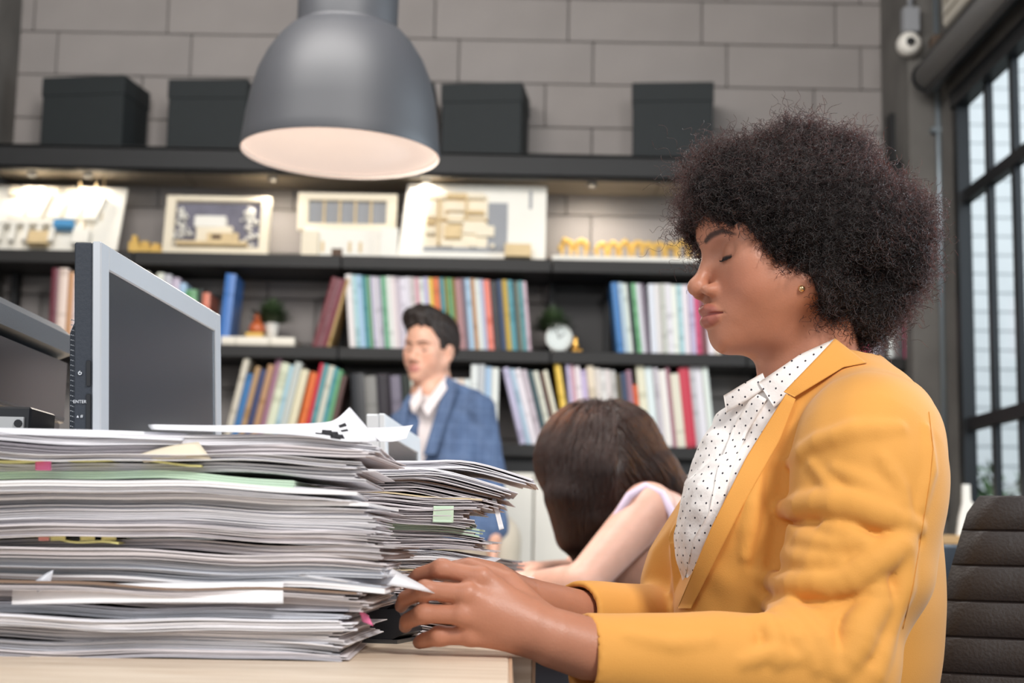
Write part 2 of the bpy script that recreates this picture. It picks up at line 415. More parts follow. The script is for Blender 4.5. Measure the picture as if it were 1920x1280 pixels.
# ================================================================== SHELVES ALONG THE BACK WALL
SF = 6.13; SB = 6.475
def shelf_z(px, py): return at(px, py, SF).z
ZT1, ZT0 = shelf_z(640, 281), shelf_z(640, 326)          # top beam
Z2, Z3, Z4 = shelf_z(640, 480)+.004, shelf_z(640, 650), shelf_z(1000, 833)   # top faces of the three shelves
SX0, SX1 = -2.42, c0-.005
unit = thing('wall_shelving', 'long black steel and dark wood wall shelving against the block wall', 'shelving', (0, SB, 0))
box('top_deck', (SX0, SF+.02, ZT1-.02), (SX1, SB, ZT1), M_STEEL, unit)
bm = bmesh.new(); bbox(bm, (SX0, SF, ZT0), (SX1, SF+.012, ZT1), .002); bbox(bm, (SX0, SF, ZT1-.012), (SX1, SF+.05, ZT1+.001)); bbox(bm, (SX0, SF, ZT0), (SX1, SF+.05, ZT0+.012))
bmobj('channel_beam', bm, M_STEEL, unit)
M_UNDER = mat('raw timber underside', (150, 140, 126), .8, var=.3, scale=6, stretch=(.4, 3, 1))
for k in range(4):
    x = SX0+k*(SX1-SX0)/4; box('underside_board', (x+.003, SF+.05, ZT0+.012), (x+(SX1-SX0)/4-.003, SB, ZT0+.03), M_UNDER, unit)
seams = [at(p, 480, SF).x for p in (250, 515, 1035)]
def shelf(z, th, segs):
    for a, b in zip(segs, segs[1:]):
        box('shelf_board', (a+.002, SF, z-th), (b-.002, SB, z), M_SHELFWOOD, unit, bev=.003)
xs = [SX0, at(250, 480, SF).x, at(640, 480, SF).x, at(1035, 480, SF).x, at(1400, 480, SF).x, SX1]
shelf(Z2, .055, xs); shelf(Z3, .05, xs); shelf(Z4, .05, xs)
for px in (20, 640, 1035, 1140, 1420, 1700):
    x = at(px, 560, 6.35).x; box('upright', (x-.012, SB-.09, 1.14), (x+.012, SB-.03, Z2-.05), M_STEEL, unit)
x0_, x1_ = at(1040, 560, 6.45).x, at(1150, 560, 6.45).x
box('back_panel', (x0_, SB-.03, Z3), (x1_+.12, SB-.015, Z2-.055), mat('dark back panel', (44, 42, 42), .6, var=.2), unit)
# downlights under the beam
M_LED = mat('led', (255, 240, 215), .4, emit=(255, 238, 210), estr=14)
for px in (165, 512, 800, 1110, 60):
    p = at(px, 318, SF+.10)
    t = thing('downlight', {165: 'leftmost clear of the small spotlights below the shelf beam, above the white model board', 512: 'small spotlight under the shelf beam left of the pendant lamp', 800: 'small spotlight under the beam just right of the pendant rim',
        1110: 'small spotlight under the beam above the yellow arch models', 60: 'small spotlight under the beam at the far left edge'}[px], 'spotlight', (p.x, SF+.10, ZT0), group='spotlights under the shelf beam')
    lathe('housing', [(0, .0), (.02, 0), (.02, -.022), (.016, -.022), (.015, -.01), (0, -.01)], (p.x, SF+.10, ZT0+.012), mat('lamp steel', (150, 150, 150), .3, .8), t, n=16)
    lathe('bulb', [(0, -.012), (.013, -.012), (.011, -.016), (0, -.018)], (p.x, SF+.10, ZT0+.012), M_LED, t, n=14)
    l = bpy.data.lights.new('downlight_lamp', 'SPOT'); l.energy = 5.0 if px < 200 else 11.0; l.color = (1, .9, .76); l.spot_size = R(140); l.spot_blend = 1; l.shadow_soft_size = .03
    lo_ = link('lamp', l, t); lo_.matrix_basis = Matrix.Translation((p.x, SF+.10, ZT0-.012)) @ Matrix.Rotation(R(30), 4, 'X')

# white base cabinets below
CT = Z4-.05-.065
box('plinth_gap', (SX0, SF+.04, CT), (SX1, SB, Z4-.05), M_STEEL, unit)
edges = [SX0, at(300, 900, SF).x, at(640, 900, SF).x, at(1000, 960, SF).x, at(1290, 960, SF).x, SX1]
nm = ['white base cabinet at the far left under the shelves', 'white base cabinet behind the tall paper stack', 'white base cabinet behind the man in blue', 'white base cabinet behind the bowed woman with long hair', 'white base cabinet hidden behind the yellow jacket']
M_CAB = mat('cabinet white', (242, 237, 226), .5, var=.03)
for (a, b, lb) in zip(edges, edges[1:], nm):
    t = thing('base_cabinet', lb, 'cabinet', ((a+b)/2, 6.3, 0), group='white cabinets under the shelves')
    box('carcass', (a+.002, SF+.03, .0), (b-.002, SB, CT-.001), M_CAB, t)
    mid = (a+b)/2
    for u, v, hx in ((a+.004, mid-.002, mid-.04), (mid+.002, b-.004, mid+.04)):
        d = box('door', (u, SF+.008, .08), (v, SF+.03, CT-.012), M_CAB, t, bev=.003)
        cyl('knob', (hx, SF+.008, CT-.1), (hx, SF-.015, CT-.1), .011, mat('chrome', (210, 210, 212), .2, 1), d, n=12)

# ------------------------------------------------------------------ storage boxes on the beam
M_BOX = mat('dark storage card', (25, 31, 33), .75, var=.12, scale=30)
def storage_box(pxl, pxr, pyt, pyb, rot, lb, dz=0):
    Y = 6.18; a, b = at(pxl, pyb, Y), at(pxr, pyb, Y); w = b.x-a.x; h = at(pxl, pyt, Y).z-ZT1
    t = thing('storage_box', lb, 'box', ((a.x+b.x)/2, Y+.13, ZT1), (0, 0, R(rot)), 'dark storage boxes on top of the shelves')
    Mx = Matrix.Translation(((a.x+b.x)/2, Y+.13, ZT1)) @ Matrix.Rotation(R(rot), 4, 'Z')
    box('body', (-w/2+.004, -.13, 0), (w/2-.004, .13, h-.004), M_BOX, t, bev=.004, M=Mx)
    l = box('lid', (-w/2, -.134, h-.085), (w/2, .134, h), M_BOX, t, bev=.004, M=Mx)
storage_box(76, 243, 141, 270, -10, 'dark storage box at the far left of the top shelf')
storage_box(312, 466, 147, 273, -4, 'dark storage box just left of the pendant lamp')
storage_box(660, 812, 152, 282, 0, 'dark storage box mostly hidden behind the pendant lamp')
storage_box(830, 986, 154, 286, -7, 'dark storage box just right of the pendant lamp')
storage_box(1190, 1344, 153, 290, -6, 'dark storage box above the curly-haired woman')
tag(box('speaker_bar', (at(1664, 250, 6.3).x, 6.25, ZT1), (at(1677, 250, 6.3).x, 6.33, at(1664, 218, 6.3).z), M_STEEL), 'narrow black bar standing on the shelf beside the column', 'bar')

# ------------------------------------------------------------------ architectural models on the second row
M_CARD = mat('white model card', (238, 234, 224), .7, var=.03); M_BALSA = mat('balsa wood', (222, 196, 150), .7, var=.15, scale=20); M_CREAM = mat('cream card', (236, 224, 200), .7, var=.04)
M_YEL = mat('yellow model wood', (226, 184, 96), .6, var=.2, scale=20); M_GREYC = mat('grey model card', (150, 152, 156), .7, var=.05); M_BLUEC = mat('blue foam', (70, 140, 190), .7); M_DKBR = mat('dark model brown', (90, 68, 52), .7)
M_LAV = mat('slate board', (120, 118, 132), .7, var=.3, scale=14)
def frame2(px0, py0, px1, py1, Y):
    a, b = at(px0, py1, Y), at(px1, py0, Y); return a.x, b.x, a.z, b.z
def lean(cx, Y, z, ang, rz=0): return Matrix.Translation((cx, Y, z)) @ Matrix.Rotation(R(rz), 4, 'Z') @ Matrix.Rotation(R(ang), 4, 'X')
# 1. big tilted board with the white housing blocks
x0, x1, z0, z1 = frame2(-45, 332, 228, 470, 6.22)
t = thing('model_board', 'large white architectural model board with pitched white blocks at the left', 'model', ((x0+x1)/2, 6.22, Z2))
Mx = Matrix.Translation((x0, 6.2, Z2+.004)) @ Matrix.Rotation(R(-22), 4, 'X') @ Matrix.Rotation(R(0), 4, 'Z')
box('board', (0, 0, 0), (x1-x0, .012, .335), M_CARD, t, M=Mx)
for k in range(5):
    u = .13+k*.078; bm = bmesh.new(); prism_bm(bm, [(u, .14), (u+.058, .14), (u+.085, .27), (u+.03, .27)], Mx @ Matrix.Translation((0, -.05, 0)), .05); bmobj('housing_block', bm, M_CARD, t)
for k in range(6):
    u = .1+k*.06; box('back_block', (u, -.022, .275), (u+.036, 0, .32), M_CREAM, t, M=Mx)
bm = bmesh.new()
for k in range(5): bbox(bm, (.1+k*.055, -.06, .02), (.1+k*.055+.02, -.04, .1), M=Mx)
bbox(bm, (.09, -.065, .1), (.40, -.03, .12), M=Mx); bmobj('colonnade', bm, M_CARD, t)
box('blue_roof', (.04, -.055, .10), (.09, -.02, .128), M_BLUEC, t, M=Mx); box('blue_roof', (.335, -.07, .085), (.415, -.03, .12), M_BLUEC, t, M=Mx)
box('low_block', (.42, -.06, .01), (.49, -.01, .08), M_CARD, t, M=Mx); box('low_block', (.24, -.07, .0), (.32, -.03, .06), M_BALSA, t, M=Mx)
for k in range(5):
    u = .44+k*.018; p0 = Mx @ Vector((u, 0, .08+.02*k)); p1 = Mx @ Vector((u+RNG.uniform(-.05, .03), -.07, .3+RNG.uniform(-.05, .1))); cyl('reed', p0, p1, .0022, M_BALSA, t, n=5)
# 2. small yellow blocks
for i, (px0, px1, py0, lb) in enumerate([(241, 262, 441, 'tall yellow wooden model block left of the framed diorama'), (258, 284, 452, 'wide low yellow wooden model block left of the framed diorama'), (279, 305, 456, 'small yellow wooden block touching the framed diorama side')]):
    a, b = at(px0, 470, 6.2), at(px1, py0, 6.2); bm = bmesh.new(); bbox(bm, (a.x, 6.19, Z2), (b.x, 6.25, Z2+(b.z-a.z)*.8), .003); bbox(bm, (a.x+.01, 6.2, Z2+(b.z-a.z)*.8), (b.x-.012, 6.24, b.z), .003)
    tag(bmobj('model_block', bm, M_YEL), lb, 'model block', 'yellow model blocks')
# 3. framed winter diorama
x0, x1, z0, z1 = frame2(305, 366, 507, 476, 6.2); w = x1-x0; h = z1-Z2-.004
t = thing('framed_diorama', 'cream framed diorama of a white house between snowy trees', 'model', ((x0+x1)/2, 6.2, Z2))
Mx = Matrix.Translation((x0, 6.2, Z2+.003)) @ Matrix.Rotation(R(-10), 4, 'X')
for lo, hi in (((0, -.02, 0), (.04, .02, h)), ((w-.04, -.02, 0), (w, .02, h)), ((.04, -.02, h-.022), (w-.04, .02, h)), ((.04, -.02, 0), (w-.04, .02, .03))): box('frame_rail', lo, hi, M_CREAM, t, bev=.002, M=Mx)
box('backdrop', (.04, .01, .03), (w-.04, .018, h-.022), M_LAV, t, M=Mx)
box('house_block', (.14, -.03, .05), (.29, .01, .12), M_CREAM, t, M=Mx); box('house_block', (.13, -.035, .115), (.26, .01, .165), M_CARD, t, M=Mx); box('house_block', (.19, -.045, .045), (.32, -.03, .085), M_BALSA, t, M=Mx)
box('window_band', (.21, -.047, .055), (.25, -.045, .075), M_DKBR, t, M=Mx); box('terrace', (.06, -.05, .03), (.36, -.01, .045), M_BALSA, t, M=Mx)
for sx in (.068, w-.085):
    bm = bmesh.new()
    for k in range(34):
        hh = RNG.uniform(.04, h-.05); c = Mx @ Vector((sx+RNG.normal()*.02*(1.2-hh/h), -.005+RNG.uniform(-.015, .01), hh)); bmesh.ops.create_icosphere(bm, subdivisions=1, radius=RNG.uniform(.006, .012), matrix=Matrix.Translation(c))
    bmobj('snowy_tree', bm, M_CARD, t)
# 4. wooden framed facade over a white building
x0, x1, z0, z1 = frame2(557, 364, 745, 430, 6.25); w = x1-x0
t = thing('facade_model', 'pale wooden long window frame model on a white block building', 'model', ((x0+x1)/2, 6.25, Z2))
Mx = Matrix.Translation((x0, 6.27, z0)); h = z1-z0
for lo, hi in (((0, -.02, 0), (w, .02, .03)), ((0, -.02, h-.03), (w, .02, h)), ((0, -.02, .03), (.045, .02, h-.03)), ((w-.045, -.02, .03), (w, .02, h-.03))): box('frame_rail', lo, hi, M_CREAM, t, bev=.002, M=Mx)
for k in range(1, 5): u = .045+(w-.09)*k/5; box('mullion', (u-.004, -.012, .03), (u+.004, .012, h-.03), M_BALSA, t, M=Mx)
box('grey_glazing', (.045, .005, .03), (w-.045, .012, h-.03), M_GREYC, t, M=Mx)
hb = z0-Z2
box('white_block', (.035, -.05, Z2-z0), (w+.01, .1, 0), M_CARD, t, bev=.002, M=Mx); box('side_slab', (w-.06, -.09, Z2-z0), (w+.012, -.05, -.0), M_CARD, t, M=Mx); box('side_slab', (.03, -.09, Z2-z0), (.1, -.05, -.02), M_CREAM, t, M=Mx)
box('doorway', (.155, -.055, Z2-z0+.01), (.2, -.05, Z2-z0+.045), M_DKBR, t, M=Mx)
for u in (.11, .225, .27): box('slot_window', (u, -.054, Z2-z0+.03), (u+.012, -.05, Z2-z0+.075), M_BALSA, t, M=Mx)
# 5. large white plan board
x0, x1, z0, z1 = frame2(745, 340, 1026, 488, 6.2); w = x1-x0
t = thing('plan_board', 'large white board with a wooden floor plan relief and grey courtyard', 'model', ((x0+x1)/2, 6.2, Z2))
h = z1-Z2-.003
Mx = Matrix.Translation((x0+.02, 6.185, Z2+.002)) @ Matrix.Rotation(R(-12), 4, 'X'); w -= .02
bm = bmesh.new(); prism_bm(bm, [(-.02, 0), (w-.004, 0), (w, h), (.012, h)], Mx, .012); bmobj('board', bm, M_CARD, t)
def pb(name, ax, ay, bx, by, d, m):   # pixels in the frame
    u0 = (ax-750)/275*w; u1 = (bx-750)/275*w; v0 = (488-by)/148*h; v1 = (488-ay)/148*h
    box(name, (u0, -d, v0), (u1, 0, v1), m, t, M=Mx)
pb('courtyard', 790, 465, 945, 473, .006, M_GREYC); pb('courtyard', 912, 376, 950, 466, .006, M_GREYC); pb('base_plate', 790, 362, 912, 466, .004, M_CREAM)
for a in [(793, 364, 830, 374), (832, 362, 870, 372), (872, 362, 905, 372), (795, 378, 812, 410), (834, 385, 868, 395), (870, 395, 905, 402), (836, 402, 866, 420), (795, 418, 812, 424), (795, 428, 812, 434), (795, 438, 812, 444), (830, 425, 862, 450), (866, 412, 908, 440), (890, 425, 925, 445)]: pb('room_block', *a, RNG.uniform(.015, .04), M_BALSA if RNG.random() < .5 else M_CREAM)
for a in [(816, 364, 821, 464), (868, 364, 872, 412), (795, 412, 912, 415), (830, 398, 870, 400)]: pb('plan_wall', *a, .03, M_BALSA)
for a in [(825, 456, 845, 466), (878, 456, 892, 466), (918, 460, 926, 466)]: pb('small_block', *a, .02, M_CREAM)
pb('wooden_box', 946, 464, 996, 488, .05, M_BALSA); pb('title_bar', 991, 350, 997, 386, .002, M_GREYC)
# 6. white base with yellow arches
x0, x1, z0, z1 = frame2(1035, 435, 1330, 490, 6.2)
t = thing('arch_model', 'row of small yellow wooden arch and tree models on a white base', 'model', ((x0+x1)/2, 6.2, Z2))
box('base', (x0, 6.14, Z2), (x1, 6.4, Z2+.018), M_CARD, t)
for px in (1062, 1090, 1128, 1150, 1172, 1196, 1214, 1236, 1258, 1280, 1302):
    p = at(px, 480, 6.24); hh = RNG.uniform(.06, .1); bm = bmesh.new(); zb_ = Z2+.018
    for s in (-.018, .018): bbox(bm, (p.x+s-.005, 6.23, zb_), (p.x+s+.005, 6.25, zb_+hh*.65))
    for k in range(9):
        a = math.pi*k/8; bmesh.ops.create_icosphere(bm, subdivisions=1, radius=RNG.uniform(.011, .018), matrix=Matrix.Translation((p.x+.022*math.cos(a), 6.24+RNG.uniform(-.012, .012), zb_+hh*.62+.03*math.sin(a))))
    bmobj('wooden_arch', bm, M_YEL, t)

# ------------------------------------------------------------------ books
def bookmat():
    m = bpy.data.materials.new('book cover'); m.use_nodes = True; nt = m.node_tree; N = nt.nodes; L = nt.links; p = N['Principled BSDF']
    oi = N.new('ShaderNodeObjectInfo'); tc = N.new('ShaderNodeTexCoord'); sep = N.new('ShaderNodeSeparateXYZ'); L.new(tc.outputs['Object'], sep.inputs[0])
    # printed bands and title strokes along the spine (flat print)
    cb = N.new('ShaderNodeCombineXYZ'); mu = N.new('ShaderNodeMath'); mu.operation = 'MULTIPLY'; mu.inputs[1].default_value = 31.7; L.new(oi.outputs['Random'], mu.inputs[0]); L.new(mu.outputs[0], cb.inputs['X']); L.new(sep.outputs['Z'], cb.inputs['Z'])
    n = N.new('ShaderNodeTexNoise'); n.inputs['Scale'].default_value = 22; n.inputs['Detail'].default_value = 1; L.new(cb.outputs[0], n.inputs['Vector'])
    cr = N.new('ShaderNodeValToRGB'); cr.color_ramp.interpolation = 'CONSTANT'; e = cr.color_ramp.elements; e[0].color = (0, 0, 0, 1); e[1].position = .62; e[1].color = (.55, .55, .55, 1); L.new(n.outputs['Fac'], cr.inputs[0])
    hs = N.new('ShaderNodeHueSaturation'); hs.inputs['Value'].default_value = .62; hs.inputs['Saturation'].default_value = 1.25; L.new(oi.outputs['Color'], hs.inputs['Color'])
    mx = N.new('ShaderNodeMix'); mx.data_type = 'RGBA'; L.new(cr.outputs[0], mx.inputs['Factor']); L.new(oi.outputs['Color'], mx.inputs['A']); L.new(hs.outputs[0], mx.inputs['B'])
    L.new(mx.outputs['Result'], p.inputs['Base Color']); p.inputs['Roughness'].default_value = .35; return m
M_BOOK = bookmat(); M_PAGES = mat('book pages', (226, 220, 206), .8, island=.05)
COLS = {'white': (226, 224, 222), 'cream': (222, 212, 192), 'pale blue': (170, 200, 214), 'teal': (84, 150, 158), 'green': (110, 168, 122), 'lavender': (190, 184, 206), 'pale grey': (192, 190, 190), 'pink': (214, 178, 188), 'yellow': (226, 196, 84),
 'orange': (214, 100, 40), 'olive': (150, 140, 70), 'mauve': (160, 112, 126), 'tan': (190, 150, 104), 'salmon': (222, 120, 100), 'black': (34, 34, 38), 'navy': (52, 72, 104), 'gold': (184, 152, 62), 'grey': (128, 126, 128), 'maroon': (112, 46, 58), 'red': (196, 42, 60), 'blue': (62, 122, 178),
 'dark green': (60, 84, 80), 'brown': (98, 72, 58), 'magenta': (206, 60, 110)}
ORD = ['first', 'second', 'third', 'fourth', 'fifth', 'sixth', 'seventh', 'eighth', 'ninth', 'tenth', 'eleventh', 'twelfth', 'thirteenth', 'fourteenth', 'fifteenth', 'sixteenth', 'seventeenth', 'eighteenth', 'nineteenth', 'twentieth', 'twenty-first', 'twenty-second', 'twenty-third', 'twenty-fourth', 'twenty-fifth', 'twenty-sixth', 'twenty-seventh', 'twenty-eighth', 'twenty-ninth', 'thirtieth', 'thirty-first', 'thirty-second', 'thirty-third', 'thirty-fourth', 'thirty-fifth']
def book_mesh(w, h, d):
    """spine at y=0; cover wraps three sides, pages set back"""
    bm = bmesh.new(); c = min(.003, w*.16)
    prof = [(0, .0), (.0, d), (c, d), (c, .006), (w-c, .006), (w-c, d), (w, d), (w, 0), (w*.75, -.0025), (w*.5, -.0035), (w*.25, -.0025)]
    lo = [bm.verts.new((x, y, 0)) for x, y in prof]; hi = [bm.verts.new((x, y, h)) for x, y in prof]; k = len(prof)
    for i in range(k): bm.faces.new((lo[i], lo[(i+1) % k], hi[(i+1) % k], hi[i]))
    for rr in (lo, hi):
        for q in ((0, 1, 2, 3), (4, 5, 6, 7), (0, 3, 10), (3, 9, 10), (3, 4, 9), (4, 8, 9), (4, 7, 8)): bm.faces.new([rr[i] for i in q])
    bbox(bm, (c, .004, .004), (w-c, d-.004, h-.004), mi=1)
    bmesh.ops.recalc_face_normals(bm, faces=bm.faces[:]); m = bpy.data.meshes.new('book'); bm.to_mesh(m); bm.free(); m.materials.append(M_BOOK); m.materials.append(M_PAGES); return m
def book_row(px, Y, zshelf, leandeg, items, where, group, kind='book', d=.21, scale=1.0):
    """px: pixel of the bottom left corner at the shelf; items (width px, height px, colour)"""
    x = at(px, topx((0, Y, zshelf))[1], Y).x; a = R(leandeg); k = Y/FPX; pos = 0
    for i, (wp, hp, cname) in enumerate(items):
        w = wp*k*math.cos(a); h = hp*k*math.cos(a)*scale
        jit = RNG.uniform(-1, 1)*.6
        o = link(kind, book_mesh(max(.006, w-.0012), h, d*RNG.uniform(.92, 1.0)))
        aa = a
        # rotate about y so the top leans right (+); keep the low corner on the shelf
        o.rotation_euler = (0, aa, 0); lift = w*math.sin(aa) if aa > 0 else 0
        o.location = (x, Y+RNG.uniform(-.006, .012), zshelf+.0008+max(0, lift))
        c = s2l(tuple(min(255, max(0, v+RNG.uniform(-8, 8))) for v in COLS[cname])); o.color = (*c, 1)
        tag(o, f'{cname} {kind}, {ORD[i]} from the left {where}', kind, group)
        x += wp*k
BY = 6.16
W_ = 'white'
book_row(655, BY, Z3, -5.5, [(13, 142, W_), (9, 140, 'pale blue'), (9, 140, 'pale blue'), (8, 139, 'teal'), (8, 139, 'green'), (7, 138, 'lavender'), (6, 138, W_), (8, 138, 'lavender'), (9, 138, 'green'), (9, 139, W_), (9, 139, W_), (9, 138, 'pale grey'), (10, 138, W_), (9, 139, W_), (9, 138, 'pale grey'), (8, 138, 'pink'), (9, 137, W_), (9, 138, 'lavender'), (8, 138, 'yellow'), (13, 138, 'orange'), (8, 138, 'teal'), (8, 138, 'olive'), (7, 138, 'green'), (6, 138, 'olive'), (13, 137, 'mauve'), (7, 138, 'grey'), (10, 138, 'pale blue'), (8, 138, 'tan'), (9, 137, W_), (8, 137, 'lavender'), (12, 136, 'salmon'), (14, 134, 'black'), (9, 136, 'navy'), (10, 136, 'gold'), (10, 136, 'teal')],
         'in the long colourful row above the man', 'long magazine row above the man', 'magazine')
x_last = 655+13+9+9+8+8+7+6+8+9+9+9+9+10+9+9+8+9+9+8+13+8+8+7+6+13+7+10+8+9+8+12+14+9+10+10
book_row(x_last+1, BY, Z3, -5.5, [(7, 134, 'grey'), (9, 135, 'teal'), (7, 134, 'pink')], 'at the right end of the colourful magazine row', 'magazines ending the colourful row', 'magazine')
book_row(584, BY, Z3, 14, [(12, 142, 'maroon'), (7, 140, 'mauve'), (10, 138, 'maroon'), (6, 140, 'tan')], 'leaning right against the colourful row', 'maroon books leaning right')
book_row(1158, BY, Z3, -6, [(13, 136, 'blue'), (9, 136, 'pale blue'), (9, 135, W_), (7, 135, 'black'), (9, 135, 'green'), (9, 135, W_), (7, 134, 'grey')], 'in the row right of the clock', 'leaning magazines right of the clock', 'magazine')
book_row(1222, BY, Z3, -3.5, [(11, 134, W_), (11, 134, W_), (10, 134, 'pale grey'), (11, 134, W_), (11, 133, W_), (10, 133, 'pale blue'), (11, 133, W_), (11, 133, 'lavender'), (10, 132, 'magenta'), (12, 131, 'maroon'), (12, 130, W_), (12, 130, 'cream')], 'in the pale set behind the woman’s face', 'pale magazines behind the face', 'magazine')
book_row(1612, BY, Z3, 0, [(12, 110, 'red'), (10, 118, 'magenta'), (11, 120, 'pale grey'), (12, 116, 'grey'), (10, 105, 'black'), (9, 118, W_), (9, 112, 'grey'), (11, 110, 'black'), (13, 120, 'magenta')], 'by the column under the curly hair', 'books by the corner column')
book_row(88, BY, Z3, 0, [(15, 142, 'maroon'), (17, 142, 'cream'), (13, 135, 'tan'), (14, 130, W_)], 'in the short row left of the big monitor', 'books left of the monitor')
book_row(232, BY, Z3, 0, [(14, 128, W_), (12, 132, 'pale grey'), (15, 138, 'cream'), (13, 130, 'tan'), (14, 137, W_), (15, 134, 'pale grey'), (16, 128, 'lavender'), (13, 118, 'pale blue'), (22, 105, 'green'), (10, 108, 'black'), (14, 100, 'salmon')], 'showing above the big monitor', 'books above the monitor')
book_row(407, BY, Z3, 4, [(20, 138, 'blue')], 'alone beside the monitor corner', 'binder by the monitor', 'binder')
# lower row
book_row(420, BY, Z4, 11.5, [(12, 158, 'cream'), (14, 128, 'blue'), (10, 142, 'tan'), (13, 136, 'navy'), (11, 146, 'tan'), (12, 160, 'mauve'), (17, 150, 'cream'), (9, 146, 'pale blue'), (14, 152, 'pale grey'), (16, 138, 'cream')], 'in the lower row behind the paper stack', 'lower row behind the stack')
book_row(553, BY, Z4, 11, [(14, 132, 'orange'), (8, 150, 'red'), (9, 148, 'teal'), (12, 146, 'cream'), (8, 142, 'teal'), (9, 138, 'green'), (10, 128, 'brown')], 'in the lower row beside the black binders', 'lower row beside the black binders')
book_row(664, BY, Z4, -5, [(26, 128, 'black'), (22, 124, 'grey'), (24, 128, 'black')], 'among the dark binders left of the man', 'dark binders', 'binder')
book_row(738, BY, Z4, -5, [(20, 126, 'grey'), (18, 128, 'black'), (22, 126, W_), (22, 120, 'pale grey')], 'among the dark folders behind the man’s face', 'dark folders', 'folder')
book_row(846, BY, Z4, 0, [(10, 122, W_), (12, 122, 'cream'), (12, 122, W_), (14, 150, W_), (13, 150, 'pale grey'), (12, 146, 'pale blue'), (14, 144, W_)], 'in the pale row behind the man’s shoulder', 'pale row behind the shoulder')
book_row(975, BY, Z4, -14, [(12, 152, 'lavender'), (10, 150, 'pale blue'), (12, 150, W_), (11, 148, 'pale grey'), (11, 146, 'dark green'), (10, 146, 'cream'), (9, 144, 'brown'), (9, 148, 'cream')], 'in the slanting row right of the man', 'slanting row right of the man')
book_row(1061, BY, Z4, -9, [(12, 158, 'yellow')], 'standing alone at the slanting row end', 'yellow book')
book_row(1074, BY, Z4, -6, [(8, 172, 'lavender'), (8, 160, 'pink'), (11, 152, W_), (12, 144, 'lavender'), (14, 152, 'cream'), (12, 148, 'cream'), (9, 146, W_), (9, 146, W_), (10, 144, 'pale grey'), (9, 138, 'brown'), (11, 140, 'navy'), (10, 145, 'mauve'), (10, 118, 'orange'), (16, 156, 'cream'), (15, 152, W_), (10, 150, 'pale grey'), (14, 146, W_), (8, 153, 'mauve'), (17, 140, 'cream'), (20, 152, 'red'), (11, 156, 'pale grey'), (13, 156, W_), (12, 155, W_)], 'in the lower row behind the bowed head', 'lower row behind the bowed head')
book_row(1560, BY, Z4, 0, [(14, 140, 'pale grey'), (14, 150, 'navy'), (12, 140, 'red'), (14, 146, W_)], 'on the lower shelf behind the yellow shoulder', 'books behind the shoulder')

# ------------------------------------------------------------------ ornaments on the middle shelf
fb = at(420, 640, 6.2); fe = at(556, 640, 6.2)
o = link('book', book_mesh(.035, fe.x-fb.x, .22)); o.rotation_euler = (0, R(90), 0); o.location = (fb.x, 6.14, Z3+.036); o.color = (*s2l((228, 220, 204)), 1); tag(o, 'cream book lying flat under the little plant pot', 'book', 'flat books')
ZB = Z3+.0365
def plant(px, zb, n, hh, potm, lb, r=.03, ph=.075):
    p = at(px, 600, 6.24)
    t = thing('potted_plant', lb, 'plant', (p.x, 6.24, zb))
    lathe('pot', [(0, 0), (r*.72, 0), (r, ph), (r*1.0, ph+.004), (r*.88, ph+.004), (r*.85, ph-.006), (0, ph-.006)], (p.x, 6.24, zb), potm, t, n=24)
    V = []; F = []
    for i in range(n):
        th = RNG.uniform(0, 6.28); el = RNG.uniform(.05, 1.25); L = hh*RNG.uniform(.6, 1); d = Vector((math.cos(th)*math.sin(el), math.sin(th)*math.sin(el), math.cos(el)))
        s = d.cross(Vector((0, 0, 1))).normalized()*.003 if el > .02 else Vector((.003, 0, 0)); b = Vector((p.x, 6.24, zb+ph-.006))+Vector((d.x, d.y, 0))*.012; m1 = b+d*L*.55; e = b+d*L+Vector((0, 0, -.15*L*el))
        k = len(V); V += [b-s, b+s, m1+s*1.3, m1-s*1.3, e]; F += [(k, k+1, k+2, k+3), (k+3, k+2, k+4)]
    tag(obj('grass_leaves', V, F, mat('pot leaves', (62, 82, 48), .6, var=.4, scale=30), t), kind='stuff')
plant(510, ZB, 520, .135, M_WHITE, 'small green grass plant in a white pot on a flat book', .03, .07)
plant(1038, Z3, 620, .14, mat('black pot', (30, 30, 32), .5), 'bushy green plant behind the white clock', .038, .09)
p = at(482, 615, 6.2)
t = thing('figurine', 'small orange and yellow seated figurine on the flat cream book', 'figurine', (p.x, 6.2, ZB))
bm = bmesh.new(); bbox(bm, (p.x-.045, 6.17, ZB), (p.x+.03, 6.23, ZB+.025), .008, 2); bmobj('plinth', bm, M_YEL, t, True)
M_ORG = mat('orange glaze', (214, 110, 62), .35, var=.4, scale=30)
lathe('body', [(0, .0), (.032, .002), (.036, .015), (.028, .035), (.018, .048), (0, .052)], (p.x, 6.2, ZB+.025), M_ORG, t, n=20); lathe('head', [(0, 0), (.014, .004), (.017, .016), (.012, .028), (.006, .036), (0, .038)], (p.x, 6.2, ZB+.072), M_ORG, t, n=16)
p = at(1048, 632, 6.19); rr = .057
t = thing('desk_clock', 'round white table clock in front of the dark plant', 'clock', (p.x, 6.19, Z3)); zc = Z3+rr+.006
lathe('case', [(0, -.02), (rr*.9, -.02), (rr, -.012), (rr, .012), (rr*.93, .014)], (p.x, 6.19, zc), M_WHITE, t, axis=(0, -1, 0), n=36)
lathe('dial', [(0, .008), (rr*.93, .008)], (p.x, 6.19, zc), mat('dial', (216, 222, 218), .5), t, axis=(0, -1, 0), n=36)
for ang, L in ((55, .03), (-20, .04)):
    a = R(ang); bm = bmesh.new(); bbox(bm, (-.0018, -.0105, -.004), (.0018, -.0095, L), M=Matrix.Translation((p.x, 6.19, zc)) @ Matrix.Rotation(a, 4, 'Y')); bmobj('hand', bm, M_STEEL, t)
for k in range(12):
    a = R(30*k); box('hour_mark', (-.0012, -.0095, rr*.76), (.0012, -.0085, rr*.87), M_STEEL, t, M=Matrix.Translation((p.x, 6.19, zc)) @ Matrix.Rotation(a, 4, 'Y'))
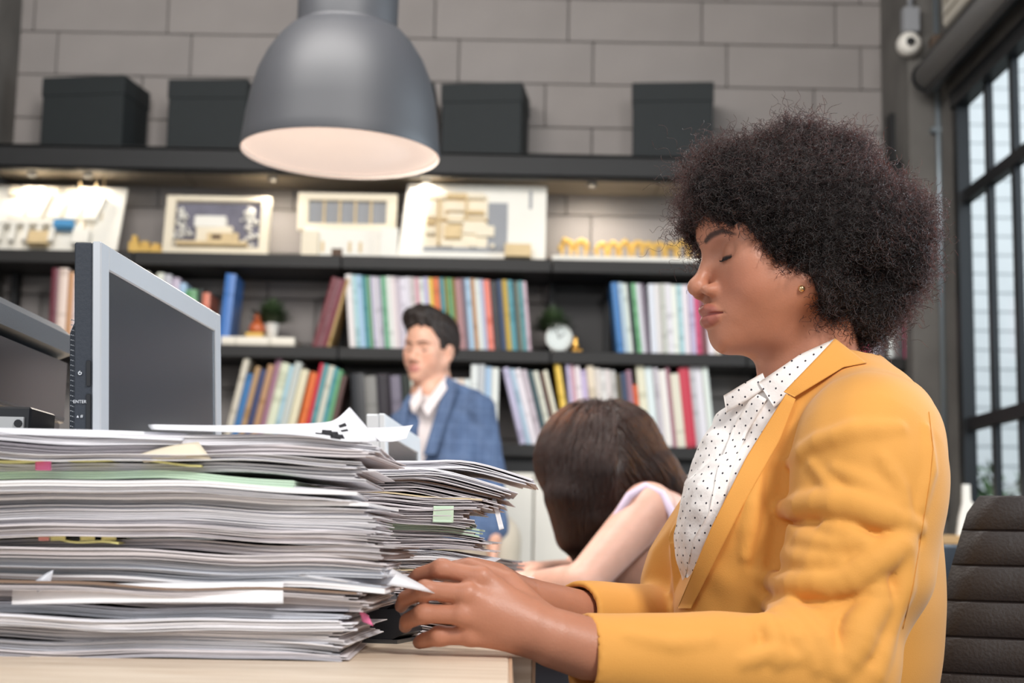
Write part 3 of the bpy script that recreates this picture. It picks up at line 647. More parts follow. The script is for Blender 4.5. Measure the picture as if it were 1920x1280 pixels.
for s in (-.03, .03): cyl('foot', (p.x+s, 6.19, Z3), (p.x+s*.8, 6.19, Z3+.016), .005, M_WHITE, t, n=8)
p = at(1079, 645, 6.17)
t = thing('gold_figurine', 'tiny gold figurine standing beside the white clock', 'figurine', (p.x, 6.17, Z3)); M_GOLD = mat('gold', (222, 170, 84), .3, .7)
lathe('base', [(0, 0), (.018, 0), (.018, .012), (.01, .016), (0, .016)], (p.x, 6.17, Z3), M_GOLD, t, n=14); lathe('body', [(0, .014), (.012, .018), (.015, .03), (.008, .045), (.01, .055), (.006, .066), (0, .068)], (p.x, 6.17, Z3), M_GOLD, t, n=14); lathe('ball', [(0, 0), (.009, .004), (.009, .012), (0, .016)], (p.x+.02, 6.165, Z3), M_GOLD, t, n=12)

# ------------------------------------------------------------------ pendant lamp
LY = 3.5; pc = at(638, 291, LY); LR = at(825, 296, LY).x-pc.x; LR = abs(LR)
t = thing('pendant_lamp', 'large grey bell-shaped metal pendant lamp, switched on', 'lamp', (pc.x, LY, pc.z))
M_LAMP = mat('grey lamp enamel', (60, 61, 65), .5, .0, var=.05, scale=3)
M_INNER = mat('lamp inside', (240, 232, 226), .6, emit=(255, 236, 224), estr=.25)
H1 = at(655, 62, LY).z-pc.z; RN = .5*(at(748, 40, LY).x-at(560, 40, LY).x)
prof = [(LR, 0), (LR*1.005, .006), (LR*.985, .03), (LR*.96, .10*H1/.34), (LR*.925, .16*H1/.34), (LR*.87, .215*H1/.34), (LR*.79, .265*H1/.34), (LR*.68, .31*H1/.34), (LR*.585, .338*H1/.34), (RN*1.04, H1+.002), (RN*1.035, H1+.01)]
up = Vector((.018, 0, 1)).normalized()
lathe('shade', prof, pc, M_LAMP, t, axis=up, n=64)
lathe('shade_lining', [(LR-.003, .001)]+[(r-.006, z-.004) for r, z in prof[2:-1]]+[(0, H1-.004)], pc, M_INNER, t, axis=up, n=64)
lathe('neck', [(RN, H1+.006), (RN, H1+.34), (RN*.9, H1+.36), (0, H1+.36)], pc, M_LAMP, t, axis=up, n=48)
lathe('diffuser', [(0, .012), (LR-.008, .012), (LR-.008, .016), (0, .016)], pc, mat('diffuser', (250, 240, 232), .7, emit=(255, 226, 212), estr=.52), t, axis=up, n=64)
cyl('cable', pc+up*(H1+.35), Vector((pc.x+.02, LY, 3.7)), .006, M_STEEL, t, n=8)
l = bpy.data.lights.new('pendant_lamp_light', 'AREA'); l.shape = 'DISK'; l.size = LR*1.8; l.energy = 8; l.color = (1, .9, .8)
lo_ = link('lamp', l, t); lo_.matrix_basis = Matrix.Translation(pc+Vector((0, 0, .004)))

# ================================================================== DESKS AND WHAT STANDS ON THEM
def woodmat():
    m = bpy.data.materials.new('pale ash laminate'); m.use_nodes = True; nt = m.node_tree; N = nt.nodes; L = nt.links; p = N['Principled BSDF']
    tc = N.new('ShaderNodeTexCoord'); mp = N.new('ShaderNodeMapping'); mp.inputs['Scale'].default_value = (1.2, 14, 14); mp.inputs['Rotation'].default_value = (0, 0, R(38)); L.new(tc.outputs['Object'], mp.inputs[0])
    n = N.new('ShaderNodeTexNoise'); n.inputs['Scale'].default_value = 6; n.inputs['Detail'].default_value = 6; n.inputs['Distortion'].default_value = .6; L.new(mp.outputs[0], n.inputs['Vector'])
    cr = N.new('ShaderNodeValToRGB'); e = cr.color_ramp.elements; e[0].position = .3; e[0].color = (*s2l((206, 182, 156)), 1); e[1].position = .68; e[1].color = (*s2l((236, 219, 198)), 1); L.new(n.outputs['Fac'], cr.inputs[0]); L.new(cr.outputs[0], p.inputs['Base Color'])
    p.inputs['Roughness'].default_value = .42
    b = N.new('ShaderNodeBump'); b.inputs['Strength'].default_value = .12; b.inputs['Distance'].default_value = .003; L.new(n.outputs['Fac'], b.inputs['Height']); L.new(b.outputs[0], p.inputs['Normal']); return m
M_DESK = woodmat(); M_EDGE = mat('desk edge band', (196, 160, 130), .5, var=.1); M_LEGW = mat('desk leg white', (214, 210, 204), .5)
DZ = .75
cor = onz(960, 1228, DZ); SEAM = cor.y
def desk(x0, x1, y0, y1, lb, edge_end=True):
    t = thing('desk', lb, 'desk', ((x0+x1)/2, (y0+y1)/2, 0), group='pale wooden office desks')
    box('desk_top', (x0, y0, DZ-.035), (x1-.003, y1, DZ), M_DESK, t, bev=.0015)
    box('edge_band', (x1-.003, y0, DZ-.035), (x1, y1, DZ-.0005), M_EDGE, t)
    for x in (x0+.02, x1-.10):
        for y in (y0+.05, y1-.11): box('leg', (x, y, 0), (x+.05, y+.05, DZ-.035), M_LEGW, t, bev=.003)
    box('apron', (x0+.06, y0+.07, DZ-.095), (x1-.11, y0+.09, DZ-.035), M_LEGW, t); box('apron', (x0+.06, y1-.09, DZ-.095), (x1-.11, y1-.07, DZ-.035), M_LEGW, t)
desk(-1.35, cor.x, SEAM-.72, SEAM-.002, 'pale wooden desk nearest the camera, under the tall paper stack')
desk(-1.35, cor.x+.022, SEAM, SEAM+.74, 'pale wooden desk under the monitor, behind the nearest desk')
desk(-1.35, .06, SEAM+.76, SEAM+1.9, 'pale wooden desk where the bowed woman sits')

# ------------------------------------------------------------------ paper
M_PAPER = mat('office paper', (240, 238, 242), .75, island=.10, var=.04, scale=40)
M_PAPER2 = mat('greyish paper', (228, 221, 223), .8, island=.18, var=.06, scale=40)  # greyer second paper tone, value varies from sheet to sheet
M_SLEEVE = mat('plastic sleeve', (214, 216, 224), .16, island=.12, coat=.6)
M_GREENF = mat('green folder', (192, 216, 192), .55); M_YELF = mat('yellow folder', (220, 212, 140), .55); M_CREAMF = mat('manila folder', (226, 206, 168), .65); M_BROWNF = mat('brown kraft folder', (150, 124, 106), .75, island=.2); M_WHITEF = mat('white cover', (244, 243, 246), .5); M_GREYF = mat('grey plastic folder', (168, 168, 178), .25, coat=.4)
M_PINK = mat('pink tab', (238, 120, 168), .6); M_PINK2 = mat('coral paper', (226, 150, 140), .6)
def sheets(bm, c, L, D, z0, z1, n, rot, curlR, seed, jx=.006, jy=.003, fan=0.0, dent=.0, nx=18, mi=0, droop=0.0, ph0=None):
    """n paper layers between z0 and z1; c = right front corner (x, y); L length to -x, D depth to +y"""
    g = np.random.default_rng(seed); th = (z1-z0)/n
    ph = g.uniform(0, 6.28, 4)
    if ph0 is not None: ph[0] = ph0; ph[1] = ph0*1.7
    for i in range(n):
        xr = g.uniform(-jx, jx); yf = g.uniform(-jy, jy); rr = R(rot)+g.normal()*.006; zb = z0+i*th; f = (i+.5)/n
        tt = th*g.uniform(.86, .99)
        ca, sa = math.cos(rr), math.sin(rr)
        lo = []; hi = []
        skew = g.normal()*.004
        for iy in range(3):
            for ix in range(nx+1):
                u = ix/nx; v = iy/2
                x = -L*u+xr+skew*v*(1-u); y = D*v+yf
                e = max(0, 1-u*L/.10)          # 1 at the right end
                dz = curlR*e*e*(.35+.65*f) + fan*(f-.5)*e*e + droop*e*e
                dz += .0020*math.sin(7*u+ph[0])*min(1, 3*u) + .0008*math.sin(17*u+ph[1])
                dz += dent*math.sin(60*v*D+ph[2]+i*.15)*e*e
                X = c[0]+x*ca-y*sa; Y = c[1]+x*sa+y*ca
                lo.append(bm.verts.new((X, Y, zb+dz))); hi.append(bm.verts.new((X, Y, zb+dz+tt)))
        w = nx+1; fs = []
        for iy in range(2):
            for ix in range(nx):
                a = iy*w+ix; fs.append((hi[a], hi[a+w], hi[a+w+1], hi[a+1])); fs.append((lo[a], lo[a+1], lo[a+w+1], lo[a+w]))
        for ix in range(nx):
            fs.append((lo[ix], hi[ix], hi[ix+1], lo[ix+1])); a = 2*w+ix; fs.append((lo[a], lo[a+1], hi[a+1], hi[a]))
        for iy in range(2):
            a = iy*w; fs.append((lo[a], lo[a+w], hi[a+w], hi[a])); a += nx; fs.append((lo[a], hi[a], hi[a+w], lo[a+w]))
        for q in fs:
            fc = bm.faces.new(q); fc.material_index = mi
def bundle(name, lb, cat, grp, pm, cover=None, cover_at='top', cend=None, **k):
    t = thing(name, lb, cat, (k['c'][0]-k['L']/2, k['c'][1]+k['D']/2, k['z0']), group=grp)
    z0, z1 = k['z0'], k['z1']
    if cover is not None:
        kk = dict(k); th = {M_GREENF: .0065, M_WHITEF: .005}.get(cover, .0018); kk['n'] = max(1, int(th/.0018))
        if cover_at == 'top': kk['z0'] = z1-th; k['z1'] = z1-th
        else: kk['z1'] = z0+th; k['z0'] = z0+th
        kk['jx'] = 0; kk['jy'] = 0; kk['c'] = (k['c'][0]+.003, k['c'][1]-.003)
        if cend is not None: kk['L'] = k['L']-(k['c'][0]-cend); kk['c'] = (cend, k['c'][1]-.003)
        bm = bmesh.new(); sheets(bm, **kk); bmobj('cover', bm, cover, t)
    bm = bmesh.new(); sheets(bm, **k); s = bmobj('sheets', bm, pm, t); tag(s, kind='stuff')
    return t
SX = onz(640, 1240, DZ)     # right front bottom corner of the near stack
def zat(py, Y=SX.y, px=300): return at(px, py, Y).z
#        bottom y, top y (left part of the front), right end px, paper, cover, label
near = [
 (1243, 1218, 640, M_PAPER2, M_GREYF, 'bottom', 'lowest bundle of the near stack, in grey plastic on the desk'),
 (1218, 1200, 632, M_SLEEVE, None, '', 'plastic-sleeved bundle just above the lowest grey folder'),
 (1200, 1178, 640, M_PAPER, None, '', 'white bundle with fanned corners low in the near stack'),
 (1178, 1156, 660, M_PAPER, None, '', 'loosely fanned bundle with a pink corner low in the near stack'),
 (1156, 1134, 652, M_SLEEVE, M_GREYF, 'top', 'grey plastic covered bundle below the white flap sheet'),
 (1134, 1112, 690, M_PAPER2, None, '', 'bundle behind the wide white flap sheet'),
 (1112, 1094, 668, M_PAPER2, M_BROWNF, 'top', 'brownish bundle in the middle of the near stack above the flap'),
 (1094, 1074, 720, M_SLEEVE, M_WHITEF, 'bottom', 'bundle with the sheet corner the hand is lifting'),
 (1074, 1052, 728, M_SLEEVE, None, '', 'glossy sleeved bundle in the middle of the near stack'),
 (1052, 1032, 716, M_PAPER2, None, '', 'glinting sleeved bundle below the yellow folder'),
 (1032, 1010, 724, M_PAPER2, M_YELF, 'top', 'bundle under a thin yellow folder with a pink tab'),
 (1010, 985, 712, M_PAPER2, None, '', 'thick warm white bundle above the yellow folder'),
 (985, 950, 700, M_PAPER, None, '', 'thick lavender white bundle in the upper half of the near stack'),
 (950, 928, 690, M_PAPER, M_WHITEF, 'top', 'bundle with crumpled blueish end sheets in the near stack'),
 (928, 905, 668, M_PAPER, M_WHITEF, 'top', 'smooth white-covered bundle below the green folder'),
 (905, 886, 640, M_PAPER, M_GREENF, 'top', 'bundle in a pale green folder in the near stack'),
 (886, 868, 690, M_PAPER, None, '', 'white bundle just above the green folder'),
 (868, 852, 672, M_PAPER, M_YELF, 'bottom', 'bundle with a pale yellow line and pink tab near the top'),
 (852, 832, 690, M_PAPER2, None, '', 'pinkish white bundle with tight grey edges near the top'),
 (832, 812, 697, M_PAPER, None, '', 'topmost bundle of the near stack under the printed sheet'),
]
zprev = DZ+.0005
ztop = zat(806)
NS = {}
for i, (yb_, yt_, xr_, pm_, cv, ca_, lb) in enumerate(near):
    z1_ = zat(yt_) if i else zat(yt_)
    yF = SX.y + .004*math.sin(i*1.7)
    xR = at(xr_, yt_, yF+.02).x
    rot = 3.0*math.sin(i*2.3+.6)
    n = max(4, int((z1_-zprev)/.00085))
    amp = .010*math.sin(i*.9)
    t = bundle('paper_bundle', lb, 'paper bundle', 'bundles of the near paper stack', pm_, cv, ca_, at({10: 224, 17: 380, 15: 552}[i], yt_, yF).x if i in (10, 17, 15) else None, c=(xR, yF), L=.37+.02*math.sin(i), D=.205, z0=zprev, z1=z1_-.0003, n=n, rot=rot, curlR=-.004+.003*math.sin(i*.8), ph0=.35*i, seed=100+i, jx=.010 if pm_ is not M_SLEEVE else .006, jy=.0025, fan=.006*(.5+.5*math.sin(i*1.3)), dent=.0022)
    NS[i] = (t, xR, yF, zprev, z1_); zprev = z1_
ZTOP = zprev
def patch(name, px, Yl, m, parent=None, th=.0006, sub=6, bulge=0.0):
    """curved paper patch through four pixel corners at depths Yl (order around)"""
    P = [at(*p, Y) for p, Y in zip(px, Yl)]
    V = []; F = []; n = sub
    for i in range(n+1):
        for j in range(n+1):
            u, v = i/n, j/n; q = P[0]*(1-u)*(1-v)+P[1]*u*(1-v)+P[2]*u*v+P[3]*(1-u)*v
            V.append(q+Vector((0, -bulge*math.sin(math.pi*u)*math.sin(math.pi*v), bulge*.6*math.sin(math.pi*u))))
    k = len(V); V += [q+Vector((0, .0004, -th)) for q in V]; w = n+1
    for i in range(n):
        for j in range(n):
            a = i*w+j; F.append((a, a+1, a+w+1, a+w)); F.append((k+a, k+a+w, k+a+w+1, k+a+1))
    for i in range(n):
        for a, b in ((i, i+1), (n*w+i, n*w+i+1), (i*w, (i+1)*w), (i*w+n, (i+1)*w+n)): F.append((a, b, k+b, k+a))
    return obj(name, V, F, m, parent, True)
t5, t7, t10, t3, t17 = NS[5][0], NS[7][0], NS[10][0], NS[3][0], NS[17][0]
yf = SX.y
patch('flap_sheet', [(24, 1100), (531, 1090), (531, 1130), (22, 1132)], [yf-.006, yf-.006, yf-.012, yf-.012], M_WHITEF, t5, bulge=.002)
patch('lifted_corner', [(560, 1078), (706, 1050), (824, 1113), (648, 1090)], [yf+.0, yf+.055, yf+.068, yf-.004], M_WHITEF, t7, bulge=.004)
for (x0, x1, y0, y1, tt) in ((48, 92, 852, 862, t17), (66, 96, 862, 880, t17)): patch('pink_tab', [(x0, y0), (x1, y0), (x1, y1), (x0, y1)], [yf-.007, yf-.007, yf-.009, yf-.009], M_PINK, tt)
patch('pink_tab', [(72, 1006), (92, 1006), (92, 1012), (72, 1012)], [yf-.007]*4, M_PINK2, t10)
for x0 in (95, 150, 190): patch('yellow_tab', [(x0, 1005), (x0+28, 1004), (x0+28, 1011), (x0, 1012)], [yf-.0065]*4, M_YELF, t10)
patch('pink_corner', [(672, 1142), (690, 1152), (700, 1172), (680, 1164)], [yf+.02, yf+.03, yf+.03, yf+.02], M_PINK, t3)
patch('curled_sheet', [(258, 852), (372, 828), (396, 860), (270, 866)], [yf-.001, yf-.004, yf-.010, yf-.010], M_CREAM, NS[18][0], bulge=.003)
patch('plastic_tape', [(62, 1092), (100, 1068), (92, 1104), (70, 1110)], [yf-.013]*4, M_SLEEVE, NS[6][0], bulge=.002)
# loose sheets on top, the right corner curling up
M_INK = mat('black ink', (24, 22, 30), .7, var=.2)
def top_sheet(name, lb, xl, xr, y0, y1, z, curl, seed, c0_=.10, mi=M_WHITEF, rot=0, tear=0):
    V = []; F = []; nx, ny = 40, 10; g = np.random.default_rng(seed); ph = g.uniform(0, 6, 3)
    for i in range(nx+1):
        for j in range(ny+1):
            u, v = i/nx, j/ny; x = xl+(xr-xl)*u; y = y0+(y1-y0)*v
            if tear and i == nx: x -= tear*abs(math.sin(v*9+seed))
            e = max(0, (x-(xr-c0_))/c0_)
            zz = z+curl(u, v, e)+.0012*(1+math.sin(11*u+ph[0]+2*v))
            V.append(Vector((x+rot*(y-y0), y, zz)))
    k = len(V); w = ny+1; V += [p-Vector((0, 0, .0004)) for p in V]
    for i in range(nx):
        for j in range(ny):
            a = i*w+j; F.append((a, a+w, a+w+1, a+1)); F.append((k+a, k+a+1, k+a+w+1, k+a+w))
    for i in range(nx):
        for a, b in ((i*w, (i+1)*w), (i*w+ny, (i+1)*w+ny)): F.append((a, b, k+b, k+a))
    for j in range(ny):
        for a, b in ((j, j+1), (nx*w+j, nx*w+j+1)): F.append((a, b, k+b, k+a))
    return tag(obj(name, V, F, mi, None, True), lb, 'paper', 'loose sheets on the near stack')
M_THIN = mat('thin loose paper', (242, 241, 246), .7)
M_THIN.node_tree.nodes['Principled BSDF'].inputs['Transmission Weight'].default_value = 0
def ruled(top, bot):
    """ruled surface between two lists of (px, py, Y); returns S(u, v)"""
    T = [at(*p) for p in top]; B_ = [at(*p) for p in bot]
    def samp(L, u):
        f = u*(len(L)-1); i = min(int(f), len(L)-2); t = f-i
        p0, p1, p2, p3 = L[max(i-1, 0)], L[i], L[i+1], L[min(i+2, len(L)-1)]
        return .5*((2*p1)+(p2-p0)*t+(2*p0-5*p1+4*p2-p3)*t*t+(3*p1-p0-3*p2+p3)*t*t*t)
    return lambda u, v: samp(T, u)*(1-v)+samp(B_, u)*v+Vector((0, -.006*math.sin(math.pi*v), 0))
def sheet_from(name, S, m, parent=None, u0=0, u1=1, v0=0, v1=1, nu=30, nv=8, off=0.0, th=.0004):
    V = []; F = []
    for i in range(nu+1):
        for j in range(nv+1): V.append(S(u0+(u1-u0)*i/nu, v0+(v1-v0)*j/nv)+Vector((0, -off, 0)))
    k = len(V); V += [p+Vector((0, th, 0)) for p in V]; w_ = nv+1
    for i in range(nu):
        for j in range(nv): a = i*w_+j; F.append((a, a+w_, a+w_+1, a+1)); F.append((k+a, k+a+1, k+a+w_+1, k+a+w_))
    for i in range(nu):
        for a, b in ((i*w_, (i+1)*w_), (i*w_+nv, (i+1)*w_+nv)): F.append((a, b, k+b, k+a))
    for j in range(nv):
        for a, b in ((j, j+1), (nu*w_+j, nu*w_+j+1)): F.append((a, b, k+b, k+a))
    return obj(name, V, F, m, parent, True)
yl = yf
S1 = ruled([(279, 795, yl+.03), (400, 797, yl+.03), (520, 795, yl+.03), (600, 792, yl+.035), (630, 785, yl+.04), (656, 762, yl+.05)], [(284, 805, yl-.004), (410, 809, yl-.006), (520, 813, yl-.007), (590, 819, yl-.008), (650, 828, yl-.006), (712, 827, yl+.01)])
ls = sheet_from('loose_sheet', S1, M_THIN); tag(ls, 'white printed sheet draped on the near stack with its corner curled up', 'paper', 'loose sheets on the near stack')
for (u0, u1, v0, v1) in ((.60, .66, .72, .80), (.64, .72, .52, .80), (.70, .77, .58, .92), (.74, .80, .70, .88), (.80, .86, .30, .42), (.80, .85, .52, .60)): sheet_from('printed_mark', S1, M_INK, ls, u0, u1, v0, v1, 6, 3, .0005, .0002)
S2 = ruled([(640, 800, yl+.12), (700, 801, yl+.12), (750, 799, yl+.12), (775, 796, yl+.12)], [(640, 826, yl+.09), (700, 827, yl+.09), (735, 828, yl+.09), (762, 822, yl+.09)])
tag(sheet_from('loose_sheet', S2, M_THIN), 'small torn white sheet pointing right beyond the curled corner', 'paper', 'loose sheets on the near stack')
S3 = ruled([(-80, 800, yl+.03), (60, 803, yl+.03), (200, 806, yl+.03), (352, 812, yl+.03)], [(-80, 812, yl-.006), (60, 815, yl-.006), (200, 820, yl-.006), (346, 826, yl-.006)])
tag(sheet_from('loose_sheet', S3, M_THIN), 'flat white sheet at the left on top of the near stack', 'paper', 'loose sheets on the near stack')

# second stack
S2Y = 1.60; s2 = onz(905, 1195, DZ)
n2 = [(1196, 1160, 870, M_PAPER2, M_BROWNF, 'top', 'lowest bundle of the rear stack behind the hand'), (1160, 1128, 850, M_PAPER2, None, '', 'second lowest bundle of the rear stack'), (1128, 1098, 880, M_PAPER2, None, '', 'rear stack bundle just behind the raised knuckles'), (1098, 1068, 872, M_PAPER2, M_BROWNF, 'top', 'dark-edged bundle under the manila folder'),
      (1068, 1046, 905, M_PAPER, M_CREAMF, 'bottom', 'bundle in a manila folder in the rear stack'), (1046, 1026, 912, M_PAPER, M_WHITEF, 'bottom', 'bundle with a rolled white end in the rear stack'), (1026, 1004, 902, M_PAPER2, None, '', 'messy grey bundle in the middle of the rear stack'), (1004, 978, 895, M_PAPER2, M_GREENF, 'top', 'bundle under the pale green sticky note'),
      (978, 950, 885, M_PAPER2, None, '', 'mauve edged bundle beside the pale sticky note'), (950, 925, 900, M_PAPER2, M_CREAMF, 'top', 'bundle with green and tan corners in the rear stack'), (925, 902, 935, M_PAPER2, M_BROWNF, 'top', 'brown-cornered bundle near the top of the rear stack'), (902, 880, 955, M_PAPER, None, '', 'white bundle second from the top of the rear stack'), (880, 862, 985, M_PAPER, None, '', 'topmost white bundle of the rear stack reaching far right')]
zprev = DZ+.0005; NS2 = {}
for i, (yb_, yt_, xr_, pm_, cv, ca_, lb) in enumerate(n2):
    z1_ = at(760, yt_, S2Y).z; yF = S2Y+.006*math.sin(i*2.1); xR = at(xr_, yt_, yF+.03).x
    n = max(4, int((z1_-zprev)/.0011))
    t = bundle('paper_bundle', lb, 'paper bundle', 'bundles of the rear paper stack', pm_, cv, ca_, c=(xR, yF), L=.28, D=.20, z0=zprev, z1=z1_-.0003, n=n, rot=2.6*math.sin(i*1.9), curlR=-.008+.004*math.sin(i), ph0=.5*i, seed=300+i, jx=.011, jy=.005, fan=.008*(.4+.6*math.sin(i*1.1)**2), dent=.0035, droop=-.006 if i > 9 else 0)
    NS2[i] = (t, xR, yF, zprev, z1_); zprev = z1_
pt = patch('sticky_note', [(813, 948), (851, 948), (850, 979), (811, 978)], [S2Y-.010]*4, mat('green sticky', (206, 228, 202), .7)); tag(pt, 'pale green sticky note on the rear paper stack', 'sticky note')
pt = patch('paper_strip', [(922, 935), (930, 933), (945, 990), (936, 993)], [S2Y+.01]*4, M_WHITEF); tag(pt, 'white paper strip dangling from the rear stack', 'paper strip')
# black hole punch
p = onz(735, 1206, DZ)
t = thing('hole_punch', 'black metal hole punch on the desk between stack and hand', 'hole punch', (p.x, p.y+.03, DZ)); M_BLK = mat('black plastic', (26, 27, 31), .35, coat=.3)
Mx = Matrix.Translation((p.x-.005, p.y, DZ)) @ Matrix.Rotation(R(-14), 4, 'Z')
bm = bmesh.new(); prism_bm(bm, [(-.10, .004), (.005, .004), (.017, .010), (.017, .022), (.010, .034), (-.10, .034)], Mx, .09); bmobj('body', bm, M_BLK, t)
box('base', (-.10, -.004, 0), (.012, .095, .004), mat('punch steel', (90, 92, 96), .3, .8), t, M=Mx)
bm = bmesh.new(); prism_bm(bm, [(-.10, .034), (-.004, .034), (.002, .039), (-.012, .05), (-.10, .055)], Mx @ Matrix.Translation((0, .008, 0)), .07); bmobj('lever', bm, M_BLK, t)
for yy in (.02, .06): cyl('pin', Mx @ Vector((.008, yy, .022)), Mx @ Vector((.019, yy, .022)), .0045, MATS['punch steel'], t, n=10)
# coral note block behind it
p = onz(800, 1178, DZ); tag(box('note_block', (p.x-.02, p.y+.0, DZ), (p.x+.05, p.y+.07, DZ+.035), M_PINK2, bev=.001), 'coral paper note block behind the fingers', 'note block')

# stack on the far desk
zprev = DZ+.0005
for i in range(6):
    pY = 2.32; xR = at(968+8*math.sin(i*1.4)+(6-i)*2, 1060, pY).x; z1_ = zprev+.0135
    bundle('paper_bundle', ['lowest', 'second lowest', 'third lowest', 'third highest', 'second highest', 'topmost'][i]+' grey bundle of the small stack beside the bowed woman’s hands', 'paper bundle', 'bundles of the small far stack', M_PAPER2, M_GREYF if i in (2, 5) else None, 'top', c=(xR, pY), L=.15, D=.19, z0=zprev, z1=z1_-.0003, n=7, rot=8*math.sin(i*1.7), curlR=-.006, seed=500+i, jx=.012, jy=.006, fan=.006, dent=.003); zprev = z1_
zfar = zprev

# ------------------------------------------------------------------ monitors
M_SILV = mat('silver bezel', (196, 200, 206), .35, .35, var=.03); M_NAVY = mat('navy plastic', (44, 50, 60), .45, var=.05, bump=.05, bscale=300); M_SCR = mat('dark screen', (52, 55, 60), .22, spec=.45); M_PRINT = mat('white print', (210, 214, 220), .6); M_WSILV = mat('white bezel', (224, 228, 232), .4)
def monitor(near, far, ztop, h, lb, bz, bw, dark, front_text=True, bev=.004):
    """near/far: top corners (x, y) of the screen side; the screen faces +x"""
    n = Vector((near[0], near[1], 0)); f = Vector((far[0], far[1], 0)); u = (f-n).normalized(); L = (f-n).length; nn = Vector((u.y, -u.x, 0)); z = Vector((0, 0, 1))
    tl_ = .055; Mx = Matrix(((u.x, nn.x, -tl_*nn.x, n.x+tl_*h*nn.x), (u.y, nn.y, -tl_*nn.y, n.y+tl_*h*nn.y), (0, 0, 1, ztop-h), (0, 0, 0, 1)))
    ce = Mx @ Vector((L/2, -.06, 0))
    t = thing('monitor', lb, 'monitor', (ce.x, ce.y, DZ), group='computer monitors')
    bm = bmesh.new()
    bbox(bm, (0, -.0098, 0), (bw, 0, h), .0015, M=Mx); bbox(bm, (L-bw, -.0098, 0), (L, 0, h), .0015, M=Mx); bbox(bm, (bw, -.0098, h-bw), (L-bw, 0, h), .0015, M=Mx); bbox(bm, (bw, -.0098, 0), (L-bw, 0, bw), .0015, M=Mx)
    bmobj('bezel', bm, bz, t)
    box('screen', (bw-.001, -.006, bw-.001), (L-bw+.001, -.0025, h-bw+.001), M_SCR, t, M=Mx)
    hs2 = box('housing', (.001, -.0285, .002), (L-.001, -.0102, h-.001), dark, t, bev=.0015, M=Mx)
    bm = bmesh.new(); A = [(.012, .004), (L-.012, .004), (L-.012, h-.06), (L-.1, h-.03), (.1, h-.03), (.012, h-.075)]
    a = [bm.verts.new(Mx @ Vector((x, -.0285, y))) for x, y in A]; b = [bm.verts.new(Mx @ Vector((L/2+(x-L/2)*(.975 if abs(x-L/2) > L*.4 else .9), -.0385, .004+(y-.004)*.93))) for x, y in A]
    for i in range(6): bm.faces.new((a[i], a[(i+1) % 6], b[(i+1) % 6], b[i]))
    bm.faces.new(b); bm.faces.new(a[::-1]); bk = bmobj('back_cover', bm, dark, t)
    # stand
    bm = bmesh.new(); bbox(bm, (L/2-.04, -.075, DZ-(ztop-h)+.01), (L/2+.04, -.0386, h*.5), .004, M=Mx); bmobj('neck', bm, dark, t)
    box('stand_base', (L/2-.10, -.14, DZ-(ztop-h)), (L/2+.10, .03, DZ-(ztop-h)+.014), dark, t, bev=.005, M=Mx)
    return t, Mx, L, h, hs2, bk
pn, pf = at(190, 452, 1.5), at(414, 590, 1.99)
t, Mx, L, h, hs2, bk = monitor((pn.x, pn.y), (pf.x, pf.y), pn.z, .335, 'large silver-framed computer monitor turned sideways behind the near stack', M_SILV, .026, M_NAVY)
# side (towards the viewer): vent dots on the back cover's edge, buttons, printed symbols
bm = bmesh.new()
for r in range(46):
    if 17 <= r <= 19: continue
    for c in range(4):
        bmesh.ops.create_cube(bm, size=1, matrix=Mx @ Matrix.Translation((.0122+.00055*(1.3+2.2*c)-.0004, -.0298-.0022*c, .02+r*.0052+.0006*c)) @ Matrix.Diagonal((.0016, .0009, .0009, 1)))
tag(bmobj('vent_dots', bm, M_PRINT, bk), kind='stuff')
for (za, zb_) in ((.186, .212), (.10, .178)): box('side_button', (-.0012, -.0150, za), (.001, -.0105, zb_), M_BLK, hs2, bev=.0004, M=Mx)
TM = lambda z, x=-.0215: Mx @ Matrix.Translation((-.0006, x, z)) @ Matrix(((0, 0, -1, 0), (1, 0, 0, 0), (0, 1, 0, 0), (0, 0, 0, 1)))
text('enter_print', 'ENTER', TM(.170), .0046, M_PRINT, hs2)
bm = bmesh.new(); prism_bm(bm, [(-.0012, 0), (.0012, 0), (0, .0024)], TM(.154, -.0235) @ Matrix(((1, 0, 0, 0), (0, 0, 1, 0), (0, 1, 0, 0), (0, 0, 0, 1))), .0004); bmobj('arrow_print', bm, M_PRINT, hs2)
text('input_print', '#', TM(.1555, -.0195), .0046, M_PRINT, hs2)
bm = bmesh.new(); q = TM(.199)
for k in range(10):
    a0 = R(120+30*k); bmesh.ops.create_cube(bm, size=.0008, matrix=q @ Matrix.Translation((.0015*math.cos(a0), .0015*math.sin(a0), 0)))
bmesh.ops.create_cube(bm, size=1, matrix=q @ Matrix.Translation((0, .0014, 0)) @ Matrix.Diagonal((.0006, .0022, .0005, 1))); bmobj('power_print', bm, M_PRINT, hs2)
a_, b_ = at(722, 775, 2.22), at(788, 822, 2.72)
monitor((a_.x, a_.y), (b_.x, b_.y), a_.z, .25, 'small white-framed monitor beyond the paper stacks in front of the man', M_WSILV, .03, M_WSILV)

